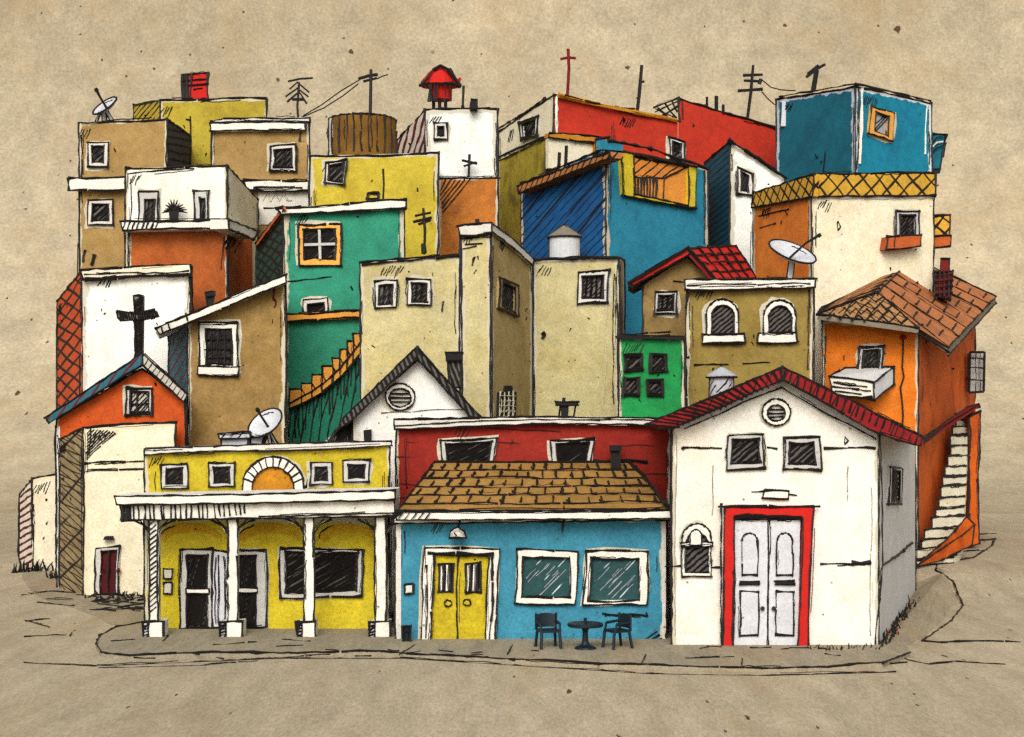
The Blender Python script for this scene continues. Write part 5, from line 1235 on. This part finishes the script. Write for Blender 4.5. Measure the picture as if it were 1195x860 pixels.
# red door frame and the doors
O = [(843, 758), (846, 591), (950, 590), (943, 758)]; I = [(855, 758), (857, 604), (937, 605), (931, 758)]
m = MB(); th = .16
Of = [f0.on(a, b, th) for a, b in O]; If = [f0.on(a, b, th) for a, b in I]
for i in range(3):
    m.poly([Of[i], Of[i + 1], If[i + 1], If[i]], 'door_red'); m.poly([Of[i], Of[i] - f0.n * th, Of[i + 1] - f0.n * th, Of[i + 1]], 'door_red'); m.poly([If[i], If[i + 1], If[i + 1] - f0.n * th, If[i] - f0.n * th], 'door_red')
m.ink(Of, 2.6); m.ink(If, 2.2); m.inkp(f0, [(838, 591), (956, 591)], 2.0, th + .02); m.inkp(f0, [(842, 589), (842, 760)], 2.4, th + .02); m.inkp(f0, [(858, 602), (935, 603)], 3, th + .02)
fr = h.part('door_frame', m)
for xs in ((856, 896), (897, 935)):
    m = MB(); m.plate(f0, [(xs[0] + 1, 606), (xs[1], 606), (xs[1] - 1, 758), (xs[0], 758)], .05, 'door_gray', inkw=2.0)
    d = h.part('door', m)
    p = MB(); a = arch(xs[0] + 10, 622, xs[0] + 28, 671, 8); p.plate(f0, a, .03, 'gray_light', out=.055, inkw=2.2); p.plate(f0, rect(xs[0] + 8, 690, xs[0] + 29, 741, 1), .03, 'gray_light', out=.055, inkw=2.2); p.build('panel', d)
    s_ = MB(); s_.plate(f0, rect(xs[0] + 8, 678, xs[0] + 30, 682), .05, 'sump_black', out=.055, inkw=1.6); s_.build('letter_slot', d)
    kx = 890 if xs[0] < 880 else 903
    s_ = MB(); s_.tube([f0.on(kx, 710, .05), f0.on(kx, 710, .13)], 2.6 * kk(Y), 'ink', 10); s_.build('handle', d)
for a in ([(796, 523), (842, 523)], [(896, 522), (907, 524)], [(962, 523), (1022, 523)], [(776, 661), (796, 660)], [(830, 662), (842, 662)], [(958, 658), (1014, 658)]):
    h.m.inkp(f0, a, 2.0, .02)
h.m.inkp(f0, [(995, 657), (1016, 656)], 3.4, .02); h.m.inkp(f0, [(796, 522), (798, 524)], 4, .02)
for a in ([(790, 510), (788, 740)], [(832, 545), (831, 600)], [(990, 545), (989, 585)], [(1017, 570), (1016, 740)]): h.m.inkp(f0, a, .9, .02, mat='roof_gray')
h.m.inkp(f0, [(986, 510), (990, 514), (986, 518), (986, 510)], 1.4, .02)
h.m.ink([P(1022, 757, Y - .02), P(1030, 660, Y), P(1027, 504, Y - .02)][::1], 2.2)
h.m.inkp(fs, [(1030, 660), (1048, 648), (1064, 634)], 3, .02); h.m.ink([K[3], K[4]], 2.6); h.m.ink([F3[3], K[3]], 2.4)
window(h.root, fs, [(1039, 545), (1053, 547), (1052, 588), (1037, 588)], 3, pane='pane', frame='frame_gray', iw=2.4)
h.done()

# =================================================================== TUFTS OF GRASS (uncountable)
m = MB()
def tuft(px, py, n, hgt, sp=5, mat='ink'):
    b = G(px, py, 0.0); b.z = terrain(b.x, b.y); k = kk(b.y)
    for q in range(n):
        a = b + Vector((rnd(sp) * k, rnd(.25), 0)); tip = a + Vector((rnd(5) * k, rnd(.1), random.uniform(.4, 1) * hgt * k)); m.tube([a, a.lerp(tip, .5) + Vector((rnd(1.5) * k, 0, 0)), tip], [1.2 * k, 1 * k, .4 * k], mat, 4)
for q in range(16): tuft(20 + q * 3, 668 - q * .2, 3, 15)
for q in range(14): tuft(60 + q * 4, 674 + q * 1.6, 4, 13)
for q in range(22): tuft(104 + q * 3, 694 + random.random() * 6, 2, 6)
for q in range(20): tuft(1030 + q * 1.9, 757 - q * 2.5, 5, 16)
for q in range(9): tuft(1034 + q * 3.6, 753 - q * 4.8, 2, 12, 4, 'planter')
for q in range(16): tuft(945 + q * 5.4, 761 + rnd(2), 3, 10)
struct(m.build('grass'), 'stuff')
for o in bpy.data.objects:
    if o.name.startswith('grass'): o['label'] = 'scribbled dark grass along the house bases'; o['category'] = 'grass'

# =================================================================== LIGHT, CAMERA
w = bpy.data.worlds.new('World'); scene.world = w; w.use_nodes = True
nt = w.node_tree; nt.nodes.clear()
sky = nt.nodes.new('ShaderNodeTexSky'); sky.sky_type = 'NISHITA'; sky.sun_disc = False
SUN_EL, SUN_AZ = R(35), R(-174)
sky.sun_elevation = SUN_EL; sky.sun_rotation = SUN_AZ; sky.dust_density = 4; sky.ozone_density = .5
hs = nt.nodes.new('ShaderNodeHueSaturation'); hs.inputs['Saturation'].default_value = .18
bg = nt.nodes.new('ShaderNodeBackground'); bg.inputs[1].default_value = .15
ow = nt.nodes.new('ShaderNodeOutputWorld')
nt.links.new(sky.outputs[0], hs.inputs['Color']); nt.links.new(hs.outputs[0], bg.inputs[0]); nt.links.new(bg.outputs[0], ow.inputs[0])
sl = bpy.data.lights.new('sun', 'SUN'); sl.energy = 1.35; sl.angle = R(30); sl.color = (1, .955, .88)
so = bpy.data.objects.new('sun', sl); col.objects.link(so); so.location = (-20, -50, 40)
dirv = Vector((math.sin(SUN_AZ) * math.cos(SUN_EL), math.cos(SUN_AZ) * math.cos(SUN_EL), math.sin(SUN_EL)))
so.rotation_euler = dirv.to_track_quat('Z', 'Y').to_euler()
cd = bpy.data.cameras.new('camera'); co = bpy.data.objects.new('camera', cd); col.objects.link(co)
co.location = CAM; co.rotation_euler = (R(90), 0, 0)
cd.sensor_width = 36; cd.lens = 36 * D / (1195 * S); cd.shift_y = (HY - 430) / 1195; cd.clip_end = 1000; cd.clip_start = .5
scene.camera = co
vs = scene.view_settings; vs.view_transform = 'Standard'; vs.look = 'None'; vs.gamma = 1; vs.use_curve_mapping = False
vs.exposure = EXPOSURE
scene.cycles.use_denoising = False
scene.cycles.max_bounces = 5; scene.cycles.diffuse_bounces = 3
